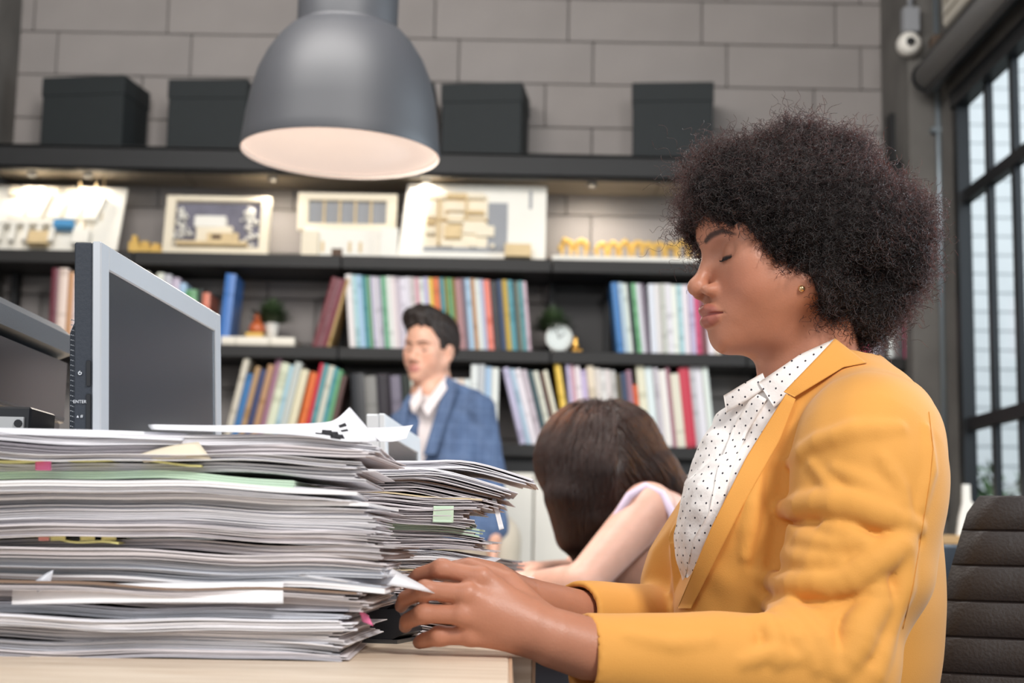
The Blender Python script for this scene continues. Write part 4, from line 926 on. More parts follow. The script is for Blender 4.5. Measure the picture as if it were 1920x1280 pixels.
# ------------------------------------------------------------------ printer and computer case at the left
M_PRT = mat('printer charcoal', (74, 78, 84), .4, var=.06, bump=.1, bscale=500); M_PRT2 = mat('printer gloss', (46, 46, 48), .16, var=.05)
XP = -.622; zt = at(0, 548, 1.813).z; zm = at(0, 622, 1.813).z
t = thing('printer', 'dark grey laser printer left of the big monitor', 'printer', (-.85, 2.0, DZ))
bm = bmesh.new(); Yp0, Yp1 = 1.745, 2.098
def profile_y(poly, y0, y1, name, m, par):   # (x, z) outline swept along y
    bm = bmesh.new(); prism_bm(bm, poly, Matrix.Translation((0, y0, 0)), y1-y0); return bmobj(name, bm, m, par)
profile_y([(-1.08, zm), (XP-.03, zm-.004), (XP, zm+.008), (XP, zt-.016), (XP-.02, zt), (-1.08, zt)], Yp0, Yp1, 'scanner_lid', M_PRT, t)
profile_y([(-1.08, DZ), (XP-.012, DZ), (XP-.012, zm-.09), (XP-.006, zm-.088), (XP-.006, zm-.004), (-1.08, zm-.004)], Yp0, Yp1, 'body', M_PRT2, t)
box('paper_tray', (-1.06, Yp0+.02, DZ+.02), (XP-.004, Yp1-.02, zm-.13), M_PRT2, t, bev=.004); box('tray_handle', (XP-.006, 1.88, DZ+.06), (XP+.002, 1.98, DZ+.075), M_BLK, t)
box('seam', (XP-.007, Yp0, zm-.085), (XP-.005, Yp1, zm-.082), M_BLK, t)
t = thing('computer_case', 'small black computer case with a silver fan grille beside the monitor', 'computer', (-.62, 1.64, DZ)); yc = 1.56
zc1 = at(30, 762, yc).z; xc1 = at(57, 790, yc).x
box('case', (xc1-.24, yc, DZ), (xc1, yc+.085, zc1), M_BLK, t, bev=.002)
pl = box('fan_plate', (xc1-.11, yc-.004, zc1-.115), (xc1-.006, yc, zc1-.011), mat('fan plate', (186, 188, 190), .4, .4), t)
fc = Vector((xc1-.058, yc-.004, zc1-.063))
cyl('fan_opening', fc, fc+Vector((0, -.002, 0)), .047, M_BLK, t, n=36)
for k in range(7):
    pts = []
    for s in range(9):
        a = R(k*51.4)+s*.12; r_ = .012+.0345*s/8; pts.append(fc+Vector((r_*math.cos(a), -.005, r_*math.sin(a))))
    tube('grille_arm', pts, .0021, MATS['fan plate'], pl, 6)
for r_ in (.012, .03): tube('grille_ring', [fc+Vector((r_*math.cos(a), -.005, r_*math.sin(a))) for a in np.linspace(0, 6.283, 33)], .0016, MATS['fan plate'], pl, 6)
cyl('hub', fc+Vector((0, -.006, 0)), fc+Vector((0, -.002, 0)), .011, MATS['fan plate'], t, n=18)
for sx_ in (-.105, -.011):
    for sz_ in (-.018, -.108): cyl('screw', Vector((xc1+sx_, yc-.0065, zc1+sz_)), Vector((xc1+sx_, yc-.004, zc1+sz_)), .0042, M_BLK, t, n=10)

# ------------------------------------------------------------------ chairs and the sideboard by the window
M_LEATH = mat('brown leather', (38, 31, 30), .5, var=.12, scale=12, bump=.12, bscale=260); M_NAVYL = mat('navy leather', (30, 36, 46), .35, var=.1, scale=10); M_CHR = mat('chrome leg', (170, 172, 176), .2, 1)
def office_chair(org, yaw, lb, leather, zbot, ztop, w0, w1, rec, rib, grp, seat=(.0, 0, 0)):
    """org: centre of the backrest's lower edge; yaw: direction the sitter faces (radians, 0 = +x)"""
    t = thing('office_chair', lb, 'chair', (org[0]+.25*math.cos(yaw), org[1]+.25*math.sin(yaw), 0), group=grp)
    F_ = Vector((math.cos(yaw), math.sin(yaw), 0)); S_ = Vector((-math.sin(yaw), math.cos(yaw), 0)); U_ = (Vector((0, 0, 1))-F_*math.tan(rec)).normalized()
    nb = max(3, int((ztop-zbot)/rib)); bk = None
    O = Vector((org[0], org[1], zbot)); H = (ztop-zbot)/U_.z
    for k in range(nb):
        v0, v1 = k/nb, (k+1)/nb; bm = bmesh.new(); rows = []
        for j, (s, off) in enumerate(((0, .0), (.06, .0022), (.5, .0030), (.94, .0022), (1, .0))):
            v = v0+(v1-v0)*s; ww = w0+(w1-w0)*v
            if k == nb-1: ww -= .03*max(0, s-.4)**2*2
            row = []
            for i in range(13):
                q = -1+2*i/12; e = max(0, abs(q)-.86)/.14
                cur = .045*q*q
                row.append((O+U_*(H*v)+S_*(q*ww/2)+F_*(cur+.02+off*(1-e)-.012*e*e), O+U_*(H*v)+S_*(q*ww/2)+F_*(cur-.012+.012*e*e-off*.5*(1-e))))
            rows.append(row)
        fv = [[bm.verts.new(p[0]) for p in r] for r in rows]; bv = [[bm.verts.new(p[1]) for p in r] for r in rows]
        for a in range(4):
            for i in range(12):
                bm.faces.new((fv[a][i], fv[a][i+1], fv[a+1][i+1], fv[a+1][i])); bm.faces.new((bv[a][i], bv[a+1][i], bv[a+1][i+1], bv[a][i+1]))
            bm.faces.new((fv[a][0], fv[a+1][0], bv[a+1][0], bv[a][0])); bm.faces.new((fv[a][12], bv[a][12], bv[a+1][12], fv[a+1][12]))
        for i in range(12):
            bm.faces.new((fv[0][i], bv[0][i], bv[0][i+1], fv[0][i+1])); bm.faces.new((fv[4][i], fv[4][i+1], bv[4][i+1], bv[4][i]))
        bmobj('backrest_rib', bm, leather, t, True)
    sc_ = O+F_*.27; sc_.z = .44
    Ms = Matrix(((F_.x, S_.x, 0, sc_.x), (F_.y, S_.y, 0, sc_.y), (0, 0, 1, sc_.z), (0, 0, 0, 1)))
    box('seat', (-.24, -.24, -.04), (.24, .24, .03), leather, t, bev=.025, seg=3, M=Ms)
    tube('back_bracket', [sc_+F_*(-.1)+Vector((0, 0, -.05)), O-F_*.03+Vector((0, 0, -.2)), O-F_*.03+Vector((0, 0, .06))], .014, M_CHR, t, 8)
    cyl('gas_column', (sc_.x, sc_.y, .09), (sc_.x, sc_.y, .40), .025, M_CHR, t)
    for k in range(5):
        a = yaw+k*2*math.pi/5; e = Vector((sc_.x+.28*math.cos(a), sc_.y+.28*math.sin(a), .07)); l_ = tube('base_leg', [(sc_.x, sc_.y, .10), e], .016, M_CHR, t, 8)
        cyl('caster', e+Vector((0, 0, -.02))-S_*.012, e+Vector((0, 0, -.02))+S_*.012, .048, M_BLK, l_, n=14)
    return t
tl = at(1852, 932, 1.98); bl = at(1768, 1195, 1.93)
fy = math.atan2(-.77, -.64); Sx = Vector((-math.sin(fy), math.cos(fy), 0)); Fx = Vector((math.cos(fy), math.sin(fy), 0))
zb0 = .57; W0, W1 = .53, .38
rec = R(15); topc = Vector((tl.x, tl.y, 0))+Sx*(W1/2)*(1 if Sx.x > 0 else -1)
back = -Fx*math.tan(rec)*(tl.z-zb0); org = topc-back
office_chair((org.x, org.y), fy, 'brown leather ribbed office chair behind the woman in yellow', M_LEATH, zb0, tl.z, W0, W1, rec, .043, 'office chairs')
p = at(1790, 1020, 2.75)
office_chair((p.x+.02, p.y), R(290), 'dark navy leather office chair farther back by the window', M_NAVYL, .52, p.z, .42, .42, R(8), .5, 'office chairs')
sy0, sy1 = 4.75, 5.62; zs = at(1800, 1006, 5.15).z
t = thing('sideboard', 'low wooden sideboard under the window at the far right', 'sideboard', (1.55, 5.2, 0))
box('top', (1.36, sy0, zs-.03), (WXR-.02, sy1, zs), mat('oak', (190, 152, 104), .5, var=.2, scale=10), t, bev=.003); box('body', (1.38, sy0+.02, .06), (WXR-.03, sy1-.02, zs-.03), MATS['oak'], t); box('plinth', (1.4, sy0+.04, 0), (WXR-.04, sy1-.04, .06), M_STEEL, t)
a = at(1797, 1010, 5.0); k = 5.0/FPX
bm = bmesh.new(); prism_bm(bm, [(-.002, 0), (.058, 0), (.068, .075), (.062, .095), (.044, .12), (.043, .172), (.02, .172), (.018, .11), (.006, .06)], Matrix.Translation((a.x, 5.0, zs)), .02)
tag(bmobj('wooden_cutout', bm, M_WHITE), 'white bottle-shaped wooden cut-out standing on the sideboard', 'ornament')

# ================================================================== PEOPLE
def w(px, py, Y): return np.array(at(px, py, Y))
def lerp(a, b, t): return np.asarray(a)*(1-t)+np.asarray(b)*t
class Frame:
    def __init__(s, o, yaw, pitch, roll=0, scale=1.0):
        """yaw: facing direction in the xy plane (radians from +x); pitch > 0 looks down"""
        cy, sy, cp, sp = math.cos(yaw), math.sin(yaw), math.cos(pitch), math.sin(pitch)
        s.F = np.array([cy*cp, sy*cp, -sp]); s.L = np.array([-sy, cy, 0.]); s.U = np.cross(s.F, s.L)
        if roll:
            c, q = math.cos(roll), math.sin(roll); s.L, s.U = c*s.L+q*s.U, c*s.U-q*s.L
        s.o = np.asarray(o, float); s.k = scale
    def loc(s, P): return np.stack([(P-s.o)@s.F, (P-s.o)@s.L, (P-s.o)@s.U], 1)/s.k
    def wor(s, q): q = np.asarray(q, float); return s.o+s.k*(q[..., 0:1]*s.F+q[..., 1:2]*s.L+q[..., 2:3]*s.U)
BROW = [(.0885, .010, .0060), (.0855, .022, .0110), (.078, .036, .0130), (.067, .049, .0065)]
LIDS = [(.0800, .0195, -.0145), (.0835, .026, -.0172), (.0838, .033, -.0178), (.0795, .041, -.0160), (.0735, .0465, -.0135)]
ULIP = [(.1005, .0, -.0720), (.0992, .006, -.0708), (.0950, .014, -.0735), (.0850, .0250, -.0775)]
LLIP = [(.0985, .0, -.0835), (.0965, .009, -.0835), (.0920, .016, -.0818), (.0845, .0240, -.0785)]
def head_sdf(P, fr, male=False):
    q = fr.loc(P); S = q.copy(); S[:, 1] = np.abs(S[:, 1])
    d = ell(q, (-.012, 0, .022), (.098, .075, .085))
    d = smin(d, ell(q, (.030, 0, -.030), (.060, .060, .085)), .03)
    d = smin(d, sph(q, (.046, 0, .030), .046), .03)
    d = smin(d, cap(S, (.062, .010, -.096), (.004, .056, -.056), .017, .020), .03)
    d = smin(d, sph(S, (.054, .036, -.046), .026 if not male else .022), .028)
    d = smin(d, sph(S, (.060, .042, -.020), .018), .02)                       # cheekbone
    d = smin(d, ell(q, (.068, 0, -.076), (.028, .033, .026)), .02)            # muzzle
    d = smin(d, sph(q, (.0765, 0, -.1045), .0175 if not male else .020), .018)   # chin
    d = smin(d, cap(S, (.0815, .010, .0115), (.067, .046, .0150), .0085 if not male else .011, .007), .014)
    d = smax(d, -ell(S, (.0985, .0335, -.0090), (.020, .019, .0120)), .013)       # socket
    d = smin(d, sph(S, (.0705, .0325, -.0125), .0140), .0045)                   # lid over the eyeball
    d = smax(d, -chain(S, [(x+.0012, y, z-.0018) for x, y, z in LIDS], [.0006, .0012, .0013, .0012, .0005]), .0018)
    d = smin(d, chain(S, LIDS, [.0006, .0014, .0015, .0013, .0006]), .0016)
    n = chain(q, [(.0870, 0, -.004), (.0945, 0, -.022), (.1055, 0, -.041)], [.0062, .0066, .0084], .004)
    n = smin(n, sph(q, (.1088, 0, -.0452), .0096 if not male else .0095), .008)
    n = smin(n, ell(S, (.0965, .0145, -.0505), (.0108, .0076, .0070)), .007)
    d = smin(d, n, .010)
    if not male: d = smax(d, -ell(S, (.1015, .0072, -.0575), (.0058, .0036, .0030)), .003)
    kf = 1.0 if not male else .7
    d = smin(d, chain(S, ULIP, [.0060*kf, .0062*kf, .0054*kf, .0016]), .0045)
    d = smin(d, chain(S, LLIP, [.0074*kf, .0072*kf, .0056*kf, .0016]), .0045)
    d = smax(d, -chain(S, [(.1065, 0, -.0775), (.1035, .008, -.0778), (.0968, .0165, -.0776), (.0866, .0262, -.0782)], [.0012, .0013, .0013, .0010]), .0025)
    d = smax(d, -sph(q, (.1075, 0, -.0640), .0030), .004)                      # philtrum
    # ear
    e = ell(S, (-.010, .0765, -.012), (.019, .0075, .031)); e = smin(e, sph(S, (-.004, .0745, -.040), .0085), .008)
    e = smax(e, -ell(S, (-.006, .0865, -.010), (.010, .006, .017)), .005)
    d = smin(d, e, .005)
    return d*fr.k
def face_colors(V, fr, skin, lip, brow, dark):
    q = fr.loc(V); S = q.copy(); S[:, 1] = np.abs(S[:, 1]); C = np.repeat(np.array(s2l(skin))[None], len(V), 0)
    def mixin(m, c):
        nonlocal C; m = np.clip(m, 0, 1)[:, None]; C = C*(1-m)+np.array(s2l(c))[None]*m
    cheek = np.clip(1-sph(S, (.066, .034, -.045), .0)/.04, 0, 1); C = C*(1+cheek[:, None]*np.array([.10, -.04, -.06]))
    mixin(.10*np.clip(.7-ell(S, (.082, .0335, -.007), (.016, .019, .012))/.012, 0, 1), brow)     # lids a little darker
    l = np.minimum(chain(S, ULIP, [.0064, .0064, .0058, .0025]), chain(S, LLIP, [.0078, .0076, .006, .0025])); mixin(.85*np.clip(.5-l/.0016, 0, 1), lip)
    S2_ = S.copy(); S2_[:, 0] = .08; b = chain(S2_, [(.08, y, z) for x, y, z in BROW], [.0026, .0034, .0030, .0010]); b = np.where(q[:, 0] > .04, b, 1); mixin(.92*np.clip(.5-b/.0025, 0, 1), brow)
    mixin(np.clip(.8-chain(S, LIDS, [.0008, .0020, .0022, .0020, .0010])/.0012, 0, 1), dark)
    return C
def hand_sdf(P, wrist, mcps, fingers, thumb, fore, rw=.026, sc=1.0, rf=.030):
    """all in world points; mcps: 4, fingers: 4 lists of 3 further joints"""
    d = cap(P, fore, wrist, rf*sc, rw*sc)
    mid = np.mean(mcps, 0)
    for m in mcps: d = smin(d, cap(P, lerp(wrist, m, .12), m, .017*sc, .0100*sc), .009)
    d = smin(d, cap(P, lerp(wrist, mid, .35), lerp(wrist, mid, .8), .021*sc, .014*sc), .014)
    for m, f in zip(mcps, fingers):
        r = [.0092*sc, .0084*sc, .0074*sc, .0062*sc]
        g = chain(P, [m]+list(f), r)
        for j, rr in ((0, .0106), (1, .0094)): g = smin(g, sph(P, ([m]+list(f))[j], rr*sc), .004)
        d = smin(d, g, .0022)
    t = chain(P, [lerp(wrist, thumb[0], .4)]+list(thumb), [.017*sc, .0145*sc, .0108*sc, .0085*sc][:len(thumb)+1])
    return smin(d, t, .008)
def join(parts):
    V = []; F = []; n = 0
    for v, f in parts: V.append(v); F.append(f+n); n += len(v)
    return np.concatenate(V), np.concatenate(F)
def skinmat(name, rough=.45):
    return mat(name, (200, 150, 120), rough, vcol='Col', var=.07, scale=60, bump=.06, bscale=420, sss=.12, spec=.45)
M_SKIN = skinmat('skin')

# ------------------------------------------------------------------ woman in the yellow jacket
YC = 1.72
psi = R(180+15)
_f = Frame((0, 0, 0), psi, R(5)); nose = w(1291, 540, 1.672); HF = Frame(nose-_f.wor((.118, 0, -.0455)), psi, R(5), scale=1.0)
WO = thing('person', 'woman in a mustard yellow blazer and dotted white shirt leafing through papers', 'person', (.36, YC, 0))
nb1 = w(1535, 735, YC)
def f_head(P):
    d = head_sdf(P, HF)
    n = cap(P, HF.wor((-.030, 0, -.055)), nb1+np.array([.0, 0, -.03]), .050, .055)
    n = smin(n, cap(P, HF.wor((.012, 0, -.088)), nb1+np.array([-.03, 0, .0]), .030, .034), .03)
    n = smin(n, ell(P, HF.wor((.030, 0, -.100)), (.036, .036, .022)), .02)
    return smin(d, n, .022)
hc = HF.o
v1 = sdf_mesh(f_head, hc-np.array([.15, .12, .24]), hc+np.array([.16, .13, .14]), .0017)
# near (left) hand
yH = 1.375
mc = [w(902, 1082, yH), w(876, 1113, yH-.008), w(868, 1152, yH-.008), w(884, 1190, yH)]
fg = [[w(828, 1066, yH+.006), w(786, 1078, yH+.020), w(766, 1096, yH+.032)], [w(796, 1106, yH-.006), w(760, 1122, yH+.014), w(752, 1136, yH+.034)], [w(794, 1150, yH-.004), w(764, 1164, yH+.016), w(760, 1174, yH+.036)], [w(824, 1192, yH+.004), w(796, 1200, yH+.016), w(786, 1204, yH+.030)]]
th = [w(950, 1098, yH+.034), w(880, 1066, yH+.046), w(828, 1072, yH+.052)]
wr1 = w(1040, 1196, yH+.012); el1 = w(1545, 1288, 1.48); cu1 = w(1092, 1232, 1.40)
f_hl = lambda P: hand_sdf(P, wr1, mc, fg, th, w(1200, 1246, 1.41), .027, 1.0, .031)
v2 = sdf_mesh(f_hl, np.minimum.reduce([wr1]+mc+[x for f in fg for x in f]+th)-.03, np.maximum.reduce([w(1190, 1240, 1.44)]+mc+[x for f in fg for x in f]+th)+.045, .0021)
# far (right) hand
yG = 1.60
mc2 = [w(912, 1082, yG), w(900, 1100, yG-.012), w(905, 1120, yG-.02), w(918, 1138, yG-.022)]
fg2 = [[w(868, 1074, yG-.004), w(846, 1084, yG-.012), w(840, 1098, yG-.018)], [w(858, 1098, yG-.018), w(836, 1108, yG-.022), w(830, 1120, yG-.024)], [w(862, 1120, yG-.026), w(846, 1130, yG-.028), w(842, 1142, yG-.028)], [w(880, 1140, yG-.028), w(864, 1148, yG-.028), w(858, 1156, yG-.028)]]
th2 = [w(930, 1080, yG-.034), w(888, 1064, yG-.044), w(856, 1066, yG-.05)]
wr2 = w(1000, 1128, yG+.03); cu2 = w(1076, 1150, 1.68)
f_hr = lambda P: hand_sdf(P, wr2, mc2, fg2, th2, w(1160, 1165, 1.74), .024, 1.0, .026)
v3 = sdf_mesh(f_hr, np.minimum.reduce([wr2]+mc2+[x for f in fg2 for x in f]+th2)-.03, np.maximum.reduce([w(1150, 1165, 1.74)]+mc2+[x for f in fg2 for x in f]+th2)+.045, .0026)
# covered trunk
hip = np.array([.395, YC+.01, .56])
def f_trunk(P):
    d = cap(P, nb1+np.array([.02, 0, -.06]), hip, .08, .09); d = smin(d, cap(P, w(1600, 850, 1.62), w(1570, 850, 1.84), .040), .05)
    return d
v4 = sdf_mesh(f_trunk, hip-np.array([.2, .25, .16]), np.array([.62, 2.0, 1.08]), .008)
V, F = join([v1, v2, v3, v4])
C = face_colors(V, HF, (186, 126, 99), (154, 80, 76), (46, 30, 26), (22, 15, 14))
body = link('body', np_mesh('body', V, F, M_SKIN, True, C), WO)
# lashes and earring
for s in (1, -1):
    pts = [(x+.0008, y*s, z-.0004) for x, y, z in LIDS]; vv = []; ff = []
    for i in range(26):
        t = i/25*(len(pts)-1); a = int(min(t, len(pts)-2)); b = HF.wor(lerp(pts[a], pts[a+1], t-a)); out = HF.F*.8+HF.L*s*(.1+.5*i/25)-HF.U*.75; out /= np.linalg.norm(out)
        e = b+out*.0075+HF.U*.0022; m1 = b+out*.004-HF.U*.0003; q, f2 = tube_vf([b, m1, e], [.00035, .00028, .0001], 4); k = len(vv); vv += q; ff += [tuple(x+k for x in y) for y in f2]
    tag(obj('eyelashes', vv, ff, mat('lash', (18, 12, 12), .6), body, True), kind='stuff')
p = Vector(march(f_head, 1503, 541)); bm = bmesh.new(); bmesh.ops.create_icosphere(bm, subdivisions=2, radius=.0042, matrix=Matrix.Translation(p)); bmobj('earring', bm, mat('earring gold', (226, 190, 140), .2, .9), WO, True)['label'] = 'small shiny stud earring'

# shirt
def f_shirt(P):
    d = ell(P, w(1545, 855, YC+.015), (.100, .135, .105))
    d = smin(d, ell(P, w(1475, 800, YC+.02), (.082, .085, .10)), .05)
    d = smin(d, ell(P, w(1408, 985, YC-.055), (.082, .078, .085)), .035)
    d = smin(d, ell(P, w(1404, 985, YC+.075), (.080, .078, .085)), .035)
    d = smin(d, ell(P, w(1385, 950, YC+.005), (.060, .05, .10)), .03)
    d = smin(d, ell(P, w(1490, 1150, YC+.02), (.125, .15, .17)), .06)
    d = smin(d, cap(P, nb1+np.array([-.012, 0, .0]), nb1+np.array([.0, 0, -.06]), .062, .08), .03)
    return d+.0022*wob(P, 60, 5)+.0012*wob(P, 140, 8)
f_neckcut = lambda P: f_head(P)-.003
v = sdf_mesh(lambda P: smax(f_shirt(P), ((P[:, 2]-w(1400, 742, YC)[2])-.55*(P[:, 0]-w(1400, 742, YC)[0]))*.87, .006), np.array([.05, 1.48, .62]), np.array([.62, 1.98, 1.13]), .0035)
def shirtmat():
    m = mat('dotted white cotton', (240, 234, 230), .8, bump=.15, bscale=90); nt = m.node_tree; N = nt.nodes; L = nt.links; p = N['Principled BSDF']
    tc = N.new('ShaderNodeTexCoord'); sp = N.new('ShaderNodeSeparateXYZ'); cb = N.new('ShaderNodeCombineXYZ'); L.new(tc.outputs['Object'], sp.inputs[0])
    ad = N.new('ShaderNodeMath'); ad.operation = 'MULTIPLY_ADD'; ad.inputs[1].default_value = -.5; L.new(sp.outputs['Y'], ad.inputs[0]); L.new(sp.outputs['X'], ad.inputs[2])
    L.new(ad.outputs[0], cb.inputs['X']); L.new(sp.outputs['Z'], cb.inputs['Y'])
    mp = N.new('ShaderNodeMapping'); mp.inputs['Rotation'].default_value = (0, 0, R(45)); L.new(cb.outputs[0], mp.inputs[0])
    vo = N.new('ShaderNodeTexVoronoi'); vo.voronoi_dimensions = '2D'; vo.inputs['Scale'].default_value = 88; vo.inputs['Randomness'].default_value = .06; L.new(mp.outputs[0], vo.inputs['Vector'])
    lt = N.new('ShaderNodeMath'); lt.operation = 'LESS_THAN'; lt.inputs[1].default_value = .105; L.new(vo.outputs['Distance'], lt.inputs[0])
    mx = N.new('ShaderNodeMix'); mx.data_type = 'RGBA'; mx.inputs['A'].default_value = (*s2l((240, 234, 230)), 1); mx.inputs['B'].default_value = (*s2l((50, 46, 56)), 1); L.new(lt.outputs[0], mx.inputs['Factor']); L.new(mx.outputs['Result'], p.inputs['Base Color']); return m
M_SHIRT = shirtmat()
shirt = link('shirt', np_mesh('shirt', *v, M_SHIRT), WO)
def strip(name, left, right, f, off, m, parent, nu=40, nv=10, th=.003, y_fb=1.66, lip=0.0):
    """cloth strip lying on an implicit surface between two pixel polylines"""
    def samp(pl, t):
        pl = [np.array(p, float) for p in pl]; seg = [np.linalg.norm(b-a) for a, b in zip(pl, pl[1:])]; T = t*sum(seg)
        for (a, b), s in zip(zip(pl, pl[1:]), seg):
            if T <= s+1e-9: return lerp(a, b, T/s)
            T -= s
        return pl[-1]
    px = np.zeros((nu+1, nv+1, 2))
    for i in range(nu+1):
        a, b = samp(left, i/nu), samp(right, i/nu)
        for j in range(nv+1): px[i, j] = lerp(a, b, j/nv)
    Y = march_many(f, px.reshape(-1, 2), 1.2, 2.05)[:, 1].reshape(nu+1, nv+1); Y[Y > 1.82] = np.nan
    for i in range(nu+1):
        ok = ~np.isnan(Y[i])
        if ok.any(): Y[i, ~ok] = np.interp(np.where(~ok)[0], np.where(ok)[0], Y[i, ok])
        else: Y[i] = y_fb if i == 0 else Y[i-1]
    for _ in range(4):
        Y[1:-1] = .25*Y[:-2]+.5*Y[1:-1]+.25*Y[2:]; Y[:, 1:-1] = .25*Y[:, :-2]+.5*Y[:, 1:-1]+.25*Y[:, 2:]
    V = []; w_ = nv+1
    for i in range(nu+1):
        for j in range(nv+1):
            e = lip*(1-j/nv)
            V.append(at(px[i, j, 0], px[i, j, 1], Y[i, j]-off-e))
    k = len(V); V += [p+Vector((0, th, 0)) for p in V]; F = []
    for i in range(nu):
        for j in range(nv):
            a = i*w_+j; F.append((a, a+w_, a+w_+1, a+1)); F.append((k+a, k+a+1, k+a+w_+1, k+a+w_))
    for i in range(nu):
        for a, b in ((i*w_, (i+1)*w_), (i*w_+nv, (i+1)*w_+nv)): F.append((a, b, k+b, k+a))
    for j in range(nv):
        for a, b in ((j, j+1), (nu*w_+j, nu*w_+j+1)): F.append((a, b, k+b, k+a))
    o = obj(name, V, F, m, parent, True); return o
# jacket
M_JACK = mat('mustard twill', (222, 156, 70), .78, var=.04, scale=5, bump=.10, bscale=900, sheen=.15)
NL = [(1580, 636), (1478, 742), (1400, 855), (1335, 985), (1266, 1152), (1250, 1300)]           # near front edge
FL = [(1430, 690), (1352, 775), (1305, 868), (1290, 925), (1222, 1030), (1200, 1090), (1192, 1300)]   # far front edge
def leftof(P, line, Y):
    pts = np.array([w(x, y, Y)[[0, 2]] for x, y in line]); z = pts[::-1, 1]; xx = pts[::-1, 0]
    X = np.interp(P[:, 2], z, xx)
    sl = np.gradient(xx, z); s = np.interp(P[:, 2], z, sl)
    return (P[:, 0]-X)/np.sqrt(1+s*s)       # > 0 to the right of the line
sh1 = w(1630, 832, 1.56); elb = w(1562, 1262, 1.485)
def f_jack0(P):
    d = ell(P, w(1592, 850, YC+.015), (.090, .155, .100))
    d = smin(d, ell(P, w(1555, 1000, YC+.02), (.117, .160, .20)), .05)
    d = smin(d, ell(P, w(1560, 1210, YC+.02), (.116, .160, .20)), .05)
    d = smin(d, ell(P, w(1428, 985, YC-.06), (.085, .082, .095)), .045)
    d = smin(d, ell(P, w(1410, 985, YC+.09), (.085, .08, .10)), .045)
    d = smin(d, ell(P, w(1325, 1085, YC+.115), (.080, .055, .13)), .04)
    d = smin(d, ell(P, w(1440, 1150, YC-.04), (.10, .10, .14)), .05)
    d = smin(d, ell(P, w(1510, 850, 1.66), (.075, .055, .11)), .04)
    d = smin(d, cap(P, w(1572, 740, YC+.01), w(1640, 800, 1.60), .042, .056), .035)
    d = smin(d, cap(P, w(1556, 745, YC+.02), w(1565, 805, 1.86), .042, .058), .035)
    d = smin(d, cap(P, w(1578, 706, YC+.01), w(1575, 775, YC), .040, .072), .03)
    return smin(d, f_shirt(P)-.007, .02)
def f_arm0(P):
    a = cap(P, sh1, elb, .073, .060)
    a = smin(a, cap(P, w(1640, 802, 1.60), w(1632, 870, 1.545), .058, .073), .03)
    a = smin(a, cap(P, w(1650, 960, 1.53), w(1636, 1060, 1.515), .055, .056), .04)
    b = cap(P, elb, cu1, .058, .0415)
    return smin(a, b, .02)
def f_arm2(P):
    a = cap(P, w(1560, 800, 1.90), w(1370, 1190, 1.93), .068, .055); b = cap(P, w(1370, 1190, 1.93), cu2, .055, .036); return smin(a, b, .02)
def base(P): return smin(f_jack0(P), f_arm0(P), .014)
FOLDS = [([(1470, 950), (1531, 941), (1600, 947), (1664, 964), (1722, 986)], .019), ([(1700, 1000), (1692, 1024), (1640, 1052), (1600, 1084), (1555, 1102)], .018), ([(1433, 1083), (1467, 1097), (1505, 1094), (1558, 1090), (1610, 1070)], .014),
 ([(1648, 1092), (1650, 1135), (1618, 1172), (1608, 1207), (1580, 1258)], .018), ([(1425, 1121), (1457, 1148), (1494, 1196), (1531, 1250)], .010), ([(1458, 1118), (1496, 1152), (1538, 1200), (1566, 1258)], .011), ([(1408, 1160), (1438, 1160), (1452, 1190), (1458, 1240)], .011),
 ([(1478, 866), (1531, 828), (1600, 806), (1690, 800)], .011), ([(1425, 850), (1410, 945), (1399, 1040)], .010), ([(1500, 1010), (1560, 1020), (1620, 1016)], .010), ([(1545, 985), (1590, 1000), (1640, 1030)], .009), ([(1470, 1040), (1520, 1052), (1570, 1050)], .010), ([(1712, 1010), (1700, 1100), (1668, 1190), (1645, 1262)], .011), ([(1565, 878), (1620, 905), (1690, 942)], .008), ([(1742, 800), (1748, 880), (1730, 950)], .008), ([(1395, 1240), (1440, 1225), (1490, 1235)], .008), ([(1180, 1190), (1260, 1205), (1330, 1200)], .006), ([(1520, 870), (1570, 930), (1600, 960)], .006), ([(1655, 860), (1690, 915), (1700, 965)], .007)]
VALLEYS = [([(1475, 978), (1540, 968), (1610, 977), (1670, 998), (1712, 1006)], .011), ([(1630, 990), (1690, 1000), (1720, 1004)], .014), ([(1450, 1114), (1500, 1117), (1555, 1118), (1612, 1098)], .011), ([(1440, 1136), (1474, 1172), (1515, 1225)], .008), ([(1625, 1128), (1592, 1162), (1572, 1215)], .013), ([(1430, 1186), (1440, 1235)], .009), ([(1466, 880), (1458, 960), (1448, 1040), (1440, 1080)], .010), ([(1440, 880), (1428, 960), (1412, 1060)], .009), ([(1668, 1070), (1655, 1160), (1630, 1235)], .014), ([(1560, 1132), (1585, 1112), (1625, 1077)], .009), ([(1478, 1130), (1515, 1170), (1548, 1225)], .007)]
def place(fs, depth):
    out = []
    for pl, r in fs:
        q = [lerp(a, b, t) for a, b in zip(pl, pl[1:]) for t in (0, .5)]+[pl[-1]]
        pts = march_many(base, q, 1.2, 2.0); pts = [p for p in pts if not np.isnan(p[0])]
        if len(pts) > 1:
            g = grad(base, np.array(pts)); pts = [p-gg*r*depth for p, gg in zip(pts, g)]
            n = len(pts); out.append((pts, [r*(.35+.65*math.sin(math.pi*(.12+.76*i/(n-1)))) for i in range(n)], r))
    return out
RID = place(FOLDS, .38); VAL = place(VALLEYS, -.28)
bbx = lambda pts, m: (np.min(pts, 0)-m, np.max(pts, 0)+m)
